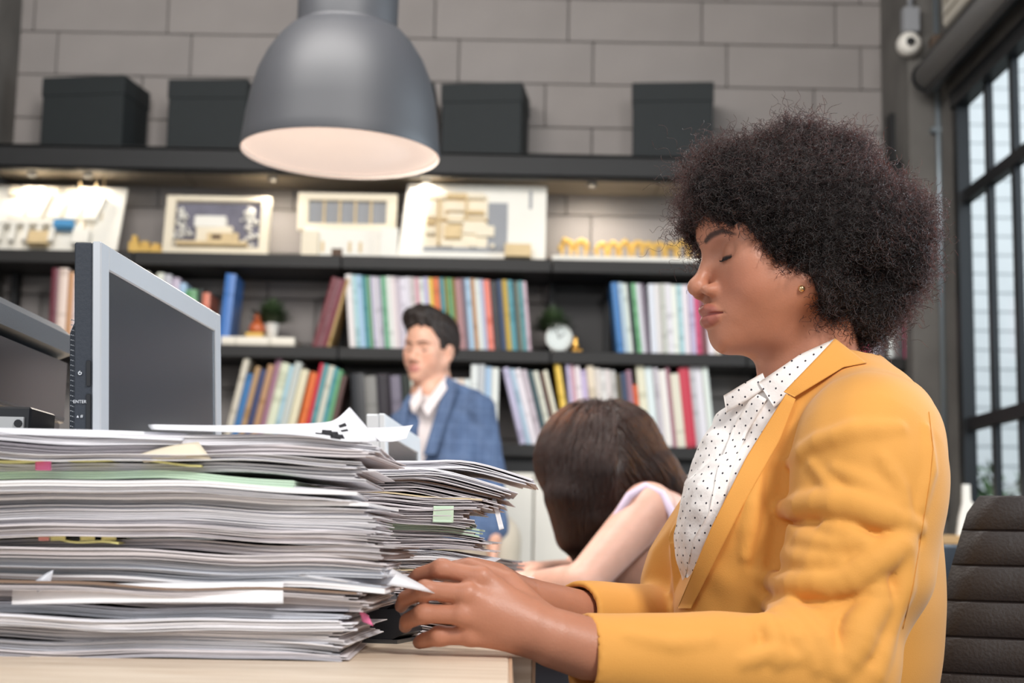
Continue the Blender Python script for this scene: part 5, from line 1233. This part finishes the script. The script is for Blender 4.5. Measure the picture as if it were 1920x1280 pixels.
def f_jacket(P):
    d = base(P)
    d = smin(d, f_arm2(P), .014)
    for (pts, rs, r) in VAL:
        lo, hi = bbx(pts, .035); m = ((P > lo) & (P < hi)).all(1)
        if m.any(): d[m] = smax(d[m], -chain(P[m], pts, rs), .008)
    for (pts, rs, r) in RID:
        lo, hi = bbx(pts, .035); m = ((P > lo) & (P < hi)).all(1)
        if m.any(): d[m] = smin(d[m], chain(P[m], pts, rs), .005 if r > .012 else .008)
    d = d+.0018*wob(P, 24, 3)+.0006*wob(P, 60, 4)
    armn = np.minimum(f_arm0(P), f_arm2(P))
    cutn = np.where(P[:, 1] < YC+.01, -leftof(P, NL, 1.64), -leftof(P, FL, 1.82))
    cutn = np.minimum(cutn, armn-.004)            # never cut the sleeves
    d = smax(d, cutn, .004)
    # sleeve ends are cut square and hollow
    ax = (cu1-elb)/np.linalg.norm(cu1-elb); s = (P-cu1)@ax; near = np.linalg.norm(P-cu1, axis=1) < .12
    d = np.where(near, smax(d, s, .003), d); inn = np.maximum(cap(P, elb, cu1+ax*.05, .048, .0325), -(s+.035)); d = np.where(near, smax(d, -inn, .002), d)
    e2 = w(1370, 1190, 1.93); ax2 = (cu2-e2)/np.linalg.norm(cu2-e2); s2_ = (P-cu2)@ax2; near = np.linalg.norm(P-cu2, axis=1) < .10
    d = np.where(near, smax(d, s2_, .003), d); inn = np.maximum(cap(P, e2, cu2+ax2*.05, .046, .0275), -(s2_+.03)); d = np.where(near, smax(d, -inn, .002), d)
    # neck opening
    d = smax(d, -(cap(P, nb1+np.array([-.004, 0, -.05]), nb1+np.array([.0, 0, .12]), .060, .075)), .006)
    return d
v = sdf_mesh(f_jacket, np.array([.02, 1.34, .60]), np.array([.66, 2.03, 1.14]), .0033)
jacket = link('blazer', np_mesh('blazer', *v, M_JACK), WO)
def seam(pl):
    q = [lerp(a, b, t) for a, b in zip(pl, pl[1:]) for t in np.linspace(0, 1, 9)[:-1]]; P = march_many(f_jacket, q, 1.2, 2.0); P = [p for p in P if not np.isnan(p[0])]
    tube('seam', [p+np.array([0, .0002, 0]) for p in P], .0005, mat('seam thread', (196, 130, 46), .8), jacket, 5)
seam([(1742, 772), (1750, 840), (1744, 900), (1728, 1000), (1712, 1100), (1690, 1190)])
jj = lambda P: np.minimum(smin(f_jack0(P), ell(P, w(1500, 760, 1.68), (.09, .05, .09)), .03), f_shirt(P))
strip('lapel', [(1474, 738), (1400, 856), (1335, 986), (1270, 1140)], [(1492, 748), (1462, 826), (1392, 950), (1296, 1140)], jj, .006, M_JACK, WO, lip=.004)
strip('lapel_collar', [(1566, 634), (1530, 672), (1470, 734)], [(1626, 680), (1582, 688), (1490, 744)], jj, .008, M_JACK, WO, lip=.004)
# shirt collar leaves, placket
fsn = lambda P: np.minimum(np.minimum(f_shirt(P), f_head(P)), ell(P, w(1470, 745, 1.70), (.08, .04, .06)))
strip('collar_leaf', [(1566, 634), (1500, 664), (1422, 717)], [(1576, 656), (1505, 715), (1452, 764)], fsn, .006, M_SHIRT, shirt, nv=6, th=.002)
strip('collar_leaf', [(1430, 699), (1395, 718), (1357, 741)], [(1440, 724), (1405, 748), (1362, 774)], fsn, .004, M_SHIRT, shirt, nv=6, th=.002, y_fb=1.735)
strip('placket', [(1414, 735), (1375, 800), (1345, 880), (1330, 960), (1300, 1010), (1285, 1080)], [(1438, 748), (1400, 812), (1370, 890), (1352, 970), (1322, 1020), (1296, 1090)], f_shirt, .003, M_SHIRT, shirt, nv=4)
# trousers
M_TROU = mat('dark trousers', (40, 38, 44), .8)
def f_leg(P):
    d = None
    for s in (-1, 1):
        e = smin(cap(P, hip+np.array([0, s*.09, -.02]), np.array([-.0, YC+s*.11, .555]), .085, .065), cap(P, np.array([-.0, YC+s*.11, .555]), np.array([.06, YC+s*.11, .08]), .062, .045), .03); d = e if d is None else smin(d, e, .03)
    return d
v = sdf_mesh(f_leg, np.array([-.12, 1.4, .02]), np.array([.56, 2.05, .72]), .009); link('trousers', np_mesh('trousers', *v, M_TROU), WO)
for s in (-1, 1):
    v = sdf_mesh(lambda P: smin(ell(P, (-.02, YC+s*.11, .035), (.12, .045, .034)), cap(P, (.06, YC+s*.11, .05), (.06, YC+s*.11, .10), .045), .02), np.array([-.17, YC+s*.11-.08, -.01]), np.array([.13, YC+s*.11+.08, .17]), .006); link('shoe', np_mesh('shoe', *v, M_BLK), WO)

# hair: a dense core and many coils
def f_afro(P):
    q = HF.loc(P)
    d = ell(P, w(1530, 425, YC-.01), (.122, .128, .108))
    d = smin(d, ell(q, (-.010, 0, .026), (.138, .116, .125)), .02)
    d = smin(d, sph(P, w(1368, 345, YC-.03), .056), .03); d = smin(d, sph(P, w(1335, 365, YC-.02), .046), .02); d = smin(d, sph(P, w(1325, 355, YC-.075), .040), .02)
    d = smin(d, sph(P, w(1670, 500, YC+.0), .066), .03); d = smin(d, sph(P, w(1630, 572, YC-.01), .054), .03); d = smin(d, sph(P, w(1670, 420, YC), .066), .03)
    d = smin(d, sph(P, w(1478, 420, YC-.085), .050), .03); d = smin(d, sph(P, w(1545, 520, YC-.085), .046), .03); d = smin(d, sph(P, w(1440, 385, YC-.07), .050), .03)
    d = smin(d, sph(P, w(1615, 592, YC-.01), .056), .03); d = smin(d, sph(P, w(1568, 562, YC-.065), .044), .03); d = smin(d, sph(P, w(1500, 265, YC-.02), .045), .03); d = smin(d, sph(P, w(1585, 300, YC-.02), .05), .03)
    face = ell(q, (.085, .03, -.048), (.052, .085, .068))+.003*wob(P, 190, 61); face = np.minimum(face, cap(q, (.045, .09, -.105), (.035, .09, -.055), .028)); face = np.minimum(face, ell(q, (.10, 0, -.014), (.035, .08, .046)))
    return smax(d+.026, -face, .008)+.005*wob(P, 75, 2)+.003*wob(P, 170, 12)
vh = sdf_mesh(f_afro, hc-np.array([.20, .20, .17]), hc+np.array([.24, .20, .20]), .004)
M_HCORE = mat('dark hair mass', (22, 16, 15), .85, bump=.6, bscale=300)
hair = link('hair', np_mesh('hair', *vh, M_HCORE), WO); tag(hair, 'dark curly rounded hair')
def hairmat(name, mel, red, rough=.35):
    m = bpy.data.materials.new(name); m.use_nodes = True; N = m.node_tree.nodes; N.remove(N['Principled BSDF']); h = N.new('ShaderNodeBsdfHairPrincipled'); h.parametrization = 'MELANIN'
    h.inputs['Melanin'].default_value = mel; h.inputs['Melanin Redness'].default_value = red; h.inputs['Roughness'].default_value = rough; h.inputs['Radial Roughness'].default_value = .5
    m.node_tree.links.new(h.outputs[0], N['Material Output'].inputs[0]); MATS[name] = m; return m
M_AFRO = hairmat('afro strands', .965, .7, .4)
def coils(Vs, Ns, n, k, L, cr, turns, seed, spread=.5, sink=.010):
    g = np.random.default_rng(seed); idx = g.integers(0, len(Vs), n); p = Vs[idx]-Ns[idx]*sink
    d = Ns[idx]+g.normal(size=(n, 3))*spread; d /= np.linalg.norm(d, axis=1, keepdims=True)
    a = np.cross(d, g.normal(size=(n, 3))); a /= np.linalg.norm(a, axis=1, keepdims=True); b = np.cross(d, a)
    t = np.linspace(0, 1, k)[None, :, None]; ph = g.uniform(0, 6.28, n)[:, None, None]; ln = (L*g.uniform(.6, 1.35, n))[:, None, None]; tr = (turns*g.uniform(.7, 1.4, n))[:, None, None]; r = (cr*g.uniform(.6, 1.4, n))[:, None, None]
    bend = g.normal(size=(n, 1, 3))*.3
    S = p[:, None]+d[:, None]*ln*t+bend*ln*t*t+(a[:, None]*np.cos(ph+tr*6.283*t)+b[:, None]*np.sin(ph+tr*6.283*t))*r*(.4+.6*t)
    return S
Nh = grad(f_afro, vh[0], .006)
def offface(S):
    q = HF.loc(S.reshape(-1, 3)).reshape(S.shape); bad = ((q[..., 0] > .045) & (q[..., 2] < .022) & (q[..., 0] < .125) & (np.abs(q[..., 1]) < .12)) | ((q[..., 0] > .012) & (q[..., 2] < -.045))
    return S[~(bad.mean(1) > .12)]
S = offface(coils(vh[0], Nh, 21000, 24, .023, .0028, 3.2, 21, .6))
qh = HF.loc(vh[0]); edge = (qh[:, 0] > .015) & (qh[:, 2] < .06)
S = np.concatenate([S, coils(vh[0][edge], Nh[edge], 5200, 24, .010, .0024, 2.0, 24, .9, .001)])
hair_curves('curls', S, .00022, M_AFRO, hair)['kind'] = 'stuff'
front = vh[0][:, 0] < w(1345, 400, YC)[0]; fv = vh[0][front]; fn = Nh[front]
S = np.concatenate([offface(coils(vh[0], Nh, 3200, 30, .027, .0036, 4.2, 22, .9)), coils(fv, fn+np.array([-.5, 0, -.5]), 450, 30, .036, .0042, 4.5, 23, .5)])
hair_curves('flyaway_curls', S, .00017, M_AFRO, hair)['kind'] = 'stuff'

# ------------------------------------------------------------------ man in the blue jacket by the shelves
YM = 5.5
psm = R(-90-30)
_f = Frame((0, 0, 0), psm, R(2), R(-3), 1.1); nz = w(769, 671, YM-.1); MF = Frame(nz-_f.wor((.118, 0, -.0455)), psm, R(2), R(-3), 1.1)
MA = thing('person', 'man in a blue checked blazer and pale shirt standing by the shelves', 'person', (w(880, 1000, YM)[0], YM, 0))
nbm = w(812, 742, YM+.02)
def f_mh(P):
    d = head_sdf(P, MF, True); return smin(d, smin(cap(P, MF.wor((-.025, 0, -.05)), nbm, .056, .062), cap(P, nbm, w(850, 900, YM), .08, .12), .05), .025)
hm = MF.o
parts = [sdf_mesh(f_mh, hm-np.array([.17, .17, .38]), hm+np.array([.2, .17, .16]), .004)]
def simple_hand(wr, dirv, palm, side, sc=1.0, curl=.35):
    """four fingers and a thumb from a wrist, a direction and the palm normal"""
    d = np.array(dirv, float); d /= np.linalg.norm(d); n = np.array(palm, float); n -= d*(n@d); n /= np.linalg.norm(n); s = np.cross(d, n)*side
    mc_ = [wr+(d*(.088-.005*abs(i-1.2))+s*(.030-.020*i))*sc for i in range(4)]; fg_ = []
    for i, m in enumerate(mc_):
        L = [.042, .046, .042, .033][i]*sc; a = 0; p = m; o = []
        for q in (1, .62, .5): a += curl; p = p+(d*math.cos(a)+n*math.sin(a))*L*q; o.append(p)
        fg_.append(o)
    t0 = wr+(d*.035+s*.030+n*.012)*sc; th_ = [t0, t0+(d*.035+s*.018+n*.02)*sc, t0+(d*.060+s*.018+n*.034)*sc]
    return mc_, fg_, th_
wl = w(925, 1010, YM-.10); hl = simple_hand(wl, (0, -.1, -1), (-1, 0, 0), 1, 1.08)
wr_ = w(745, 1000, YM-.25); hr = simple_hand(wr_, (-.2, -.9, -.2), (0, 0, -1), -1, 1.08, .15)
for wv, hd, fo in ((wl, hl, w(925, 960, YM-.06)), (wr_, hr, w(742, 960, YM-.18))):
    allp = np.array(hd[0]+[x for f in hd[1] for x in f]+hd[2]+[wv, fo])
    parts.append(sdf_mesh(lambda P: hand_sdf(P, wv, hd[0], hd[1], hd[2], fo, .028, 1.08), allp.min(0)-.04, allp.max(0)+.04, .0045))
V, F = join(parts); C = face_colors(V, MF, (226, 172, 146), (190, 116, 108), (70, 50, 40), (44, 34, 32))
mb = link('body', np_mesh('body', V, F, M_SKIN, True, C), MA)
def f_mhair(P):
    q = MF.loc(P); d = ell(q, (-.016, 0, .034), (.110, .085, .094)); d = smin(d, ell(q, (.040, -.014, .100), (.055, .066, .042)), .03)
    cutp = ell(q, (.090, 0, -.024), (.070, .10, .092)); cutp = np.minimum(cutp, np.maximum(q[:, 2]+.008, .0-(q[:, 0]+.02))); cutp = np.minimum(cutp, q[:, 2]+.055)
    cutp = np.minimum(cutp, ell(q, (.0, .09, -.03), (.03, .03, .045)))
    return smax(d, -cutp, .006)*MF.k+.005*wob(P, 90, 31)+.003*wob(P, 210, 32)
link('hair', np_mesh('hair', *sdf_mesh(f_mhair, hm-np.array([.19, .19, .12]), hm+np.array([.22, .2, .2]), .0042), mat('dark brown short hair', (44, 32, 26), .55, var=.5, scale=40, bump=.5, bscale=160, stretch=(1, 1, .3))), MA)
def clothmat(name, rgb, rgb2):
    m = mat(name, rgb, .85, rgb2=rgb2, scale=16, bump=.2, bscale=300); nt = m.node_tree; N = nt.nodes; L = nt.links; p = N['Principled BSDF']
    ck = N.new('ShaderNodeTexBrick'); ck.offset = 0; ck.inputs['Scale'].default_value = 9; ck.inputs['Mortar Size'].default_value = .012; ck.inputs['Brick Width'].default_value = .5; ck.inputs['Row Height'].default_value = .5
    tc = N.new('ShaderNodeTexCoord'); mp = N.new('ShaderNodeMapping'); mp.inputs['Rotation'].default_value = (R(90), 0, 0); L.new(tc.outputs['Object'], mp.inputs[0]); L.new(mp.outputs[0], ck.inputs[0])
    old = p.inputs['Base Color'].links[0].from_socket; mx = N.new('ShaderNodeMix'); mx.data_type = 'RGBA'; mx.inputs['B'].default_value = (*s2l(tuple(min(255, c+26) for c in rgb)), 1); mu = N.new('ShaderNodeMath'); mu.operation = 'MULTIPLY'; mu.inputs[1].default_value = .55
    L.new(ck.outputs['Fac'], mu.inputs[0]); L.new(mu.outputs[0], mx.inputs['Factor']); L.new(old, mx.inputs['A']); L.new(mx.outputs['Result'], p.inputs['Base Color']); return m
M_BLUE = clothmat('blue checked wool', (90, 110, 144), (72, 90, 122))
hipm = w(885, 1010, YM); shL = w(893, 772, YM-.02); shR = w(762, 800, YM-.04)
def f_mshirt(P):
    d = ell(P, w(812, 830, YM+.01), (.150, .100, .19)); d = smin(d, ell(P, w(850, 950, YM+.01), (.14, .10, .2)), .06); d = smin(d, cap(P, w(808, 752, YM), w(806, 722, YM+.01), .07, .064), .03)
    return d+.003*wob(P, 40, 9)
v = sdf_mesh(lambda P: smax(f_mshirt(P), ((P[:, 2]-w(790, 728, YM)[2])-.45*(P[:, 0]-w(790, 728, YM)[0]))*.9, .01), hipm-np.array([.45, .25, .15]), hipm+np.array([.3, .25, .75]), .007)
M_PSH = mat('pale pink shirt', (232, 220, 218), .8, var=.05, scale=20, bump=.2, bscale=30); ms = link('shirt', np_mesh('shirt', *v, M_PSH), MA)
def f_mj(P):
    d = ell(P, w(838, 835, YM+.015), (.185, .125, .19)); d = smin(d, cap(P, w(858, 900, YM), hipm+np.array([0, 0, -.03]), .145, .150), .06)
    d = smin(d, cap(P, w(826, 728, YM+.03), shL, .055, .062), .04); d = smin(d, cap(P, w(800, 740, YM+.04), shR, .05, .06), .04)
    aL = smin(cap(P, shL, w(918, 890, YM-.02), .072, .058), cap(P, w(918, 890, YM-.02), w(926, 992, YM-.08), .058, .046), .02); aR = smin(cap(P, shR, w(742, 900, YM-.08), .066, .055), cap(P, w(742, 900, YM-.08), w(745, 985, YM-.22), .055, .044), .02)
    a = np.minimum(aL, aR); d2 = smin(d, a, .018)
    X = w(800, 800, YM)[0]; zt_, zb_ = w(836, 706, YM)[2], w(800, 940, YM)[2]; t = np.clip((zt_-P[:, 2])/(zt_-zb_), -.2, 1.2)
    xr = w(838, 706, YM-.1)[0]*(1-t)+w(778, 930, YM-.1)[0]*t; xl = w(770, 740, YM-.1)[0]*(1-t)+w(752, 930, YM-.1)[0]*t
    wedge = np.maximum.reduce([P[:, 0]-xr, xl-P[:, 0], P[:, 1]-YM-.0]); wedge = np.maximum(wedge, -(a-.002))
    d2 = smax(d2, -wedge, .006); d2 = smax(d2, -cap(P, w(806, 760, YM+.0), w(806, 690, YM+.01), .070, .072), .008)
    lo = w(880, 1018, YM)[2]
    return smax(d2, lo-P[:, 2], .01)+.005*wob(P, 26, 14)+.003*wob(P, 60, 15)
bz_ = link('blazer', np_mesh('blazer', *sdf_mesh(f_mj, hipm-np.array([.50, .45, .12]), hipm+np.array([.32, .3, .75]), .0065), M_BLUE), MA)
for (a, b, c_, d_) in (((838, 703), (794, 850), (818, 850), (860, 720)), ((772, 742), (752, 830), (742, 820), (756, 752))): patch('lapel', [a, b, c_, d_], [YM-.045, YM-.150, YM-.150, YM-.075] if a[0] > 800 else [YM-.06, YM-.16, YM-.13, YM-.07], M_BLUE, bz_, th=.006)
for (a, b, c_, d_) in (((836, 702), (792, 762), (802, 780), (842, 722)), ((790, 722), (768, 752), (774, 774), (792, 752))): patch('collar_leaf', [a, b, c_, d_], [YM-.035, YM-.135, YM-.135, YM-.06] if a[0] > 800 else [YM-.09, YM-.12, YM-.135, YM-.13], M_PSH, ms, th=.004)
M_CHINO = mat('beige chinos', (206, 192, 172), .85, var=.06)
def f_ml(P):
    d = None
    for s in (-1, 1):
        e = smin(cap(P, hipm+np.array([s*.08, 0, 0]), np.array([hipm[0]+s*.10, YM-.02, .48]), .098, .072), cap(P, np.array([hipm[0]+s*.10, YM-.02, .48]), np.array([hipm[0]+s*.11, YM+.02, .09]), .072, .058), .03); d = e if d is None else smin(d, e, .02)
    return smin(d, ell(P, hipm+np.array([0, 0, -.02]), (.165, .12, .1)), .03)
link('trousers', np_mesh('trousers', *sdf_mesh(f_ml, np.array([hipm[0]-.28, YM-.22, .02]), np.array([hipm[0]+.28, YM+.22, .98]), .011), M_CHINO), MA)
for s in (-1, 1):
    c_ = np.array([hipm[0]+s*.11, YM-.05, .04]); link('shoe', np_mesh('shoe', *sdf_mesh(lambda P: smin(ell(P, c_, (.048, .14, .038)), cap(P, c_+np.array([0, .06, .02]), c_+np.array([0, .06, .06]), .045), .02), c_-np.array([.08, .18, .05]), c_+np.array([.08, .18, .12]), .007), mat('brown shoe', (84, 58, 44), .4)), MA)

# ------------------------------------------------------------------ bowed woman with long hair
YW = 3.0
WB = thing('person', 'woman with long brown hair bowed over her desk in a sleeveless lilac top', 'person', (.36, YW, 0))
WF = Frame(w(1128, 862, YW), R(180+8), R(34), 0, 1.0)
nbw = w(1205, 925, YW); hipw = np.array([.44, YW, .55])
shn = w(1216, 955, YW-.15); eln = w(1088, 1098, YW-.24); wrn = w(1012, 1092, YW-.12)
shf = w(1190, 945, YW+.15); elf = w(1075, 1085, YW+.2); wrf = w(1018, 1074, YW+.02)
hn = simple_hand(wrn, (-1, .25, .0), (0, .5, -1), -1, .95, .3); hf = simple_hand(wrf, (-.9, -.4, .0), (.1, -.5, -1), 1, .95, .35)
def f_wb(P):
    d = head_sdf(P, WF)
    d = smin(d, cap(P, WF.wor((-.03, 0, -.05)), nbw, .048, .055), .02)
    t = smin(cap(P, nbw+np.array([.02, 0, -.02]), hipw, .07, .12), cap(P, shn, shf, .045), .05); t = smin(t, ell(P, w(1220, 1030, YW), (.12, .15, .14)), .04)
    d = smin(d, t, .03)
    for sh_, e_, w_ in ((shn, eln, wrn), (shf, elf, wrf)):
        d = smin(d, chain(P, [sh_, lerp(sh_, e_, .5), e_], [.050, .043, .036]), .02); d = smin(d, chain(P, [e_, lerp(e_, w_, .35), w_], [.036, .036, .024]), .012)
    return d
def f_hands(P): return np.minimum(hand_sdf(P, wrn, hn[0], hn[1], hn[2], lerp(eln, wrn, .7), .024, .95, .0268), hand_sdf(P, wrf, hf[0], hf[1], hf[2], lerp(elf, wrf, .7), .024, .95, .0268))
allp = np.array([wrn, wrf]+hn[0]+hf[0]+hn[2]+hf[2]+[x for f in hn[1]+hf[1] for x in f])
vb = sdf_mesh(f_wb, np.array([wrn[0]-.06, YW-.34, .45]), np.array([.62, YW+.32, 1.16]), .0065)
vhn = sdf_mesh(f_hands, allp.min(0)-.03, allp.max(0)+.03, .0035)
V, F = join([vb, vhn]); C = face_colors(V, WF, (216, 168, 148), (190, 112, 106), (60, 42, 34), (40, 30, 28))
link('body', np_mesh('body', V, F, M_SKIN, True, C), WB)
def f_top(P):
    t = smin(cap(P, nbw+np.array([.03, 0, -.05]), hipw, .082, .135), ell(P, w(1222, 1030, YW), (.128, .145, .145)), .04); t = smin(t, cap(P, lerp(shn, shf, .18), lerp(shn, shf, .82), .05), .04)
    for s_, e_ in ((shn, eln), (shf, elf)): t = smax(t, -cap(P, s_+(s_-nbw)*.12, e_, .050, .055), .008)
    t = smax(t, -cap(P, nbw+np.array([-.02, 0, 0]), WF.wor((-.02, 0, -.05)), .066, .07), .01)
    return t+.003*wob(P, 40, 44)
link('sleeveless_top', np_mesh('sleeveless_top', *sdf_mesh(f_top, np.array([.05, YW-.25, .42]), np.array([.62, YW+.25, 1.08]), .0065), mat('lilac fabric', (214, 196, 216), .8, var=.05, scale=20)), WB)
tube('armhole_trim', [w(x, y, Y) for x, y, Y in ((1142, 1010, YW-.165), (1156, 968, YW-.188), (1180, 930, YW-.192), (1210, 912, YW-.175), (1240, 926, YW-.185), (1260, 962, YW-.195), (1266, 1010, YW-.2))], .0085, MATS['lilac fabric'], WB, 8)
def f_wl(P):
    d = None
    for s in (-1, 1):
        e = smin(cap(P, hipw+np.array([0, s*.09, -.02]), np.array([0.03, YW+s*.10, .56]), .085, .065), cap(P, np.array([.03, YW+s*.10, .56]), np.array([.08, YW+s*.10, .06]), .06, .045), .03); d = e if d is None else smin(d, e, .03)
    return d
link('trousers', np_mesh('trousers', *sdf_mesh(f_wl, np.array([-.1, YW-.26, .0]), np.array([.58, YW+.26, .7]), .012), M_TROU), WB)
def f_long(P):
    d = ell(P, w(1128, 862, YW), (.104, .098, .098))
    d = smin(d, ell(WF.loc(P), (.006, 0, .014), (.118, .098, .108)), .02)
    d = smin(d, chain(P, [w(1085, 880, YW-.05), w(1075, 930, YW-.07), w(1082, 1000, YW-.07), w(1095, 1045, YW-.07)], [.055, .048, .034, .012]), .03)
    d = smin(d, chain(P, [w(1130, 890, YW-.08), w(1125, 970, YW-.085), w(1112, 1060, YW-.08)], [.055, .045, .012]), .03)
    d = smin(d, chain(P, [w(1160, 850, YW-.02), w(1215, 895, YW-.05), w(1268, 935, YW-.04), w(1300, 985, YW-.02)], [.085, .058, .036, .012]), .03)
    d = smin(d, chain(P, [w(1085, 880, YW+.06), w(1085, 1000, YW+.07)], [.05, .03]), .03)
    d = smin(d, ell(P, w(1145, 900, YW-.075), (.055, .045, .07)), .03)
    return d
ff_ = lambda P: f_long(P)+.004*wob(P*np.array([1, 1, .35]), 130, 51)
vh2 = sdf_mesh(ff_, np.array([w(1020, 900, YW)[0]-.04, YW-.2, .76]), np.array([w(1310, 900, YW)[0]+.05, YW+.2, 1.18]), .006)
h2 = link('hair', np_mesh('hair', *vh2, mat('brown hair mass', (48, 33, 27), .5, var=.4, scale=60, bump=.4, bscale=80, stretch=(1, 1, .12))), WB)
g = np.random.default_rng(77); n = 6500; up = vh2[0][(vh2[0][:, 2] > w(1130, 960, YW)[2])]; p = up[g.integers(0, len(up), n)].copy()
P_ = [p.copy()]; off = g.uniform(-.002, .010, n); xm = w(1150, 850, YW)[0]; jitter = g.normal(size=(n, 3))*.12
phs = g.uniform(0, 6.28, (n, 3))
for k in range(19):
    N_ = grad(f_long, p, .004); fl = np.stack([np.where(p[:, 0] > xm, .9, -.10), -.15*np.ones(n), -np.ones(n)], 1)+jitter
    c_ = p-w(1128, 858, YW); fl[:, :2] += 2.2*np.clip((c_[:, 2:3]-.03)/.07, 0, 1)*c_[:, :2]/.08
    fl -= N_*(fl*N_).sum(1, keepdims=True)*(f_long(p)[:, None] < .012)
    fl /= np.maximum(np.linalg.norm(fl, axis=1, keepdims=True), 1e-6); p = p+fl*.013+np.sin(phs+k*.9)*.0011; d = f_long(p); p = p-N_*np.clip(d-off, -.01, .004)[:, None]; P_.append(p.copy())
hair_curves('long_strands', np.stack(P_, 1), .00040, hairmat('brown strands', .84, .55, .3), h2)['kind'] = 'stuff'
office_chair((.66, YW+.02), R(180), 'dark office chair under the bowed woman', M_NAVYL, .52, .80, .42, .40, R(10), .3, 'office chairs')
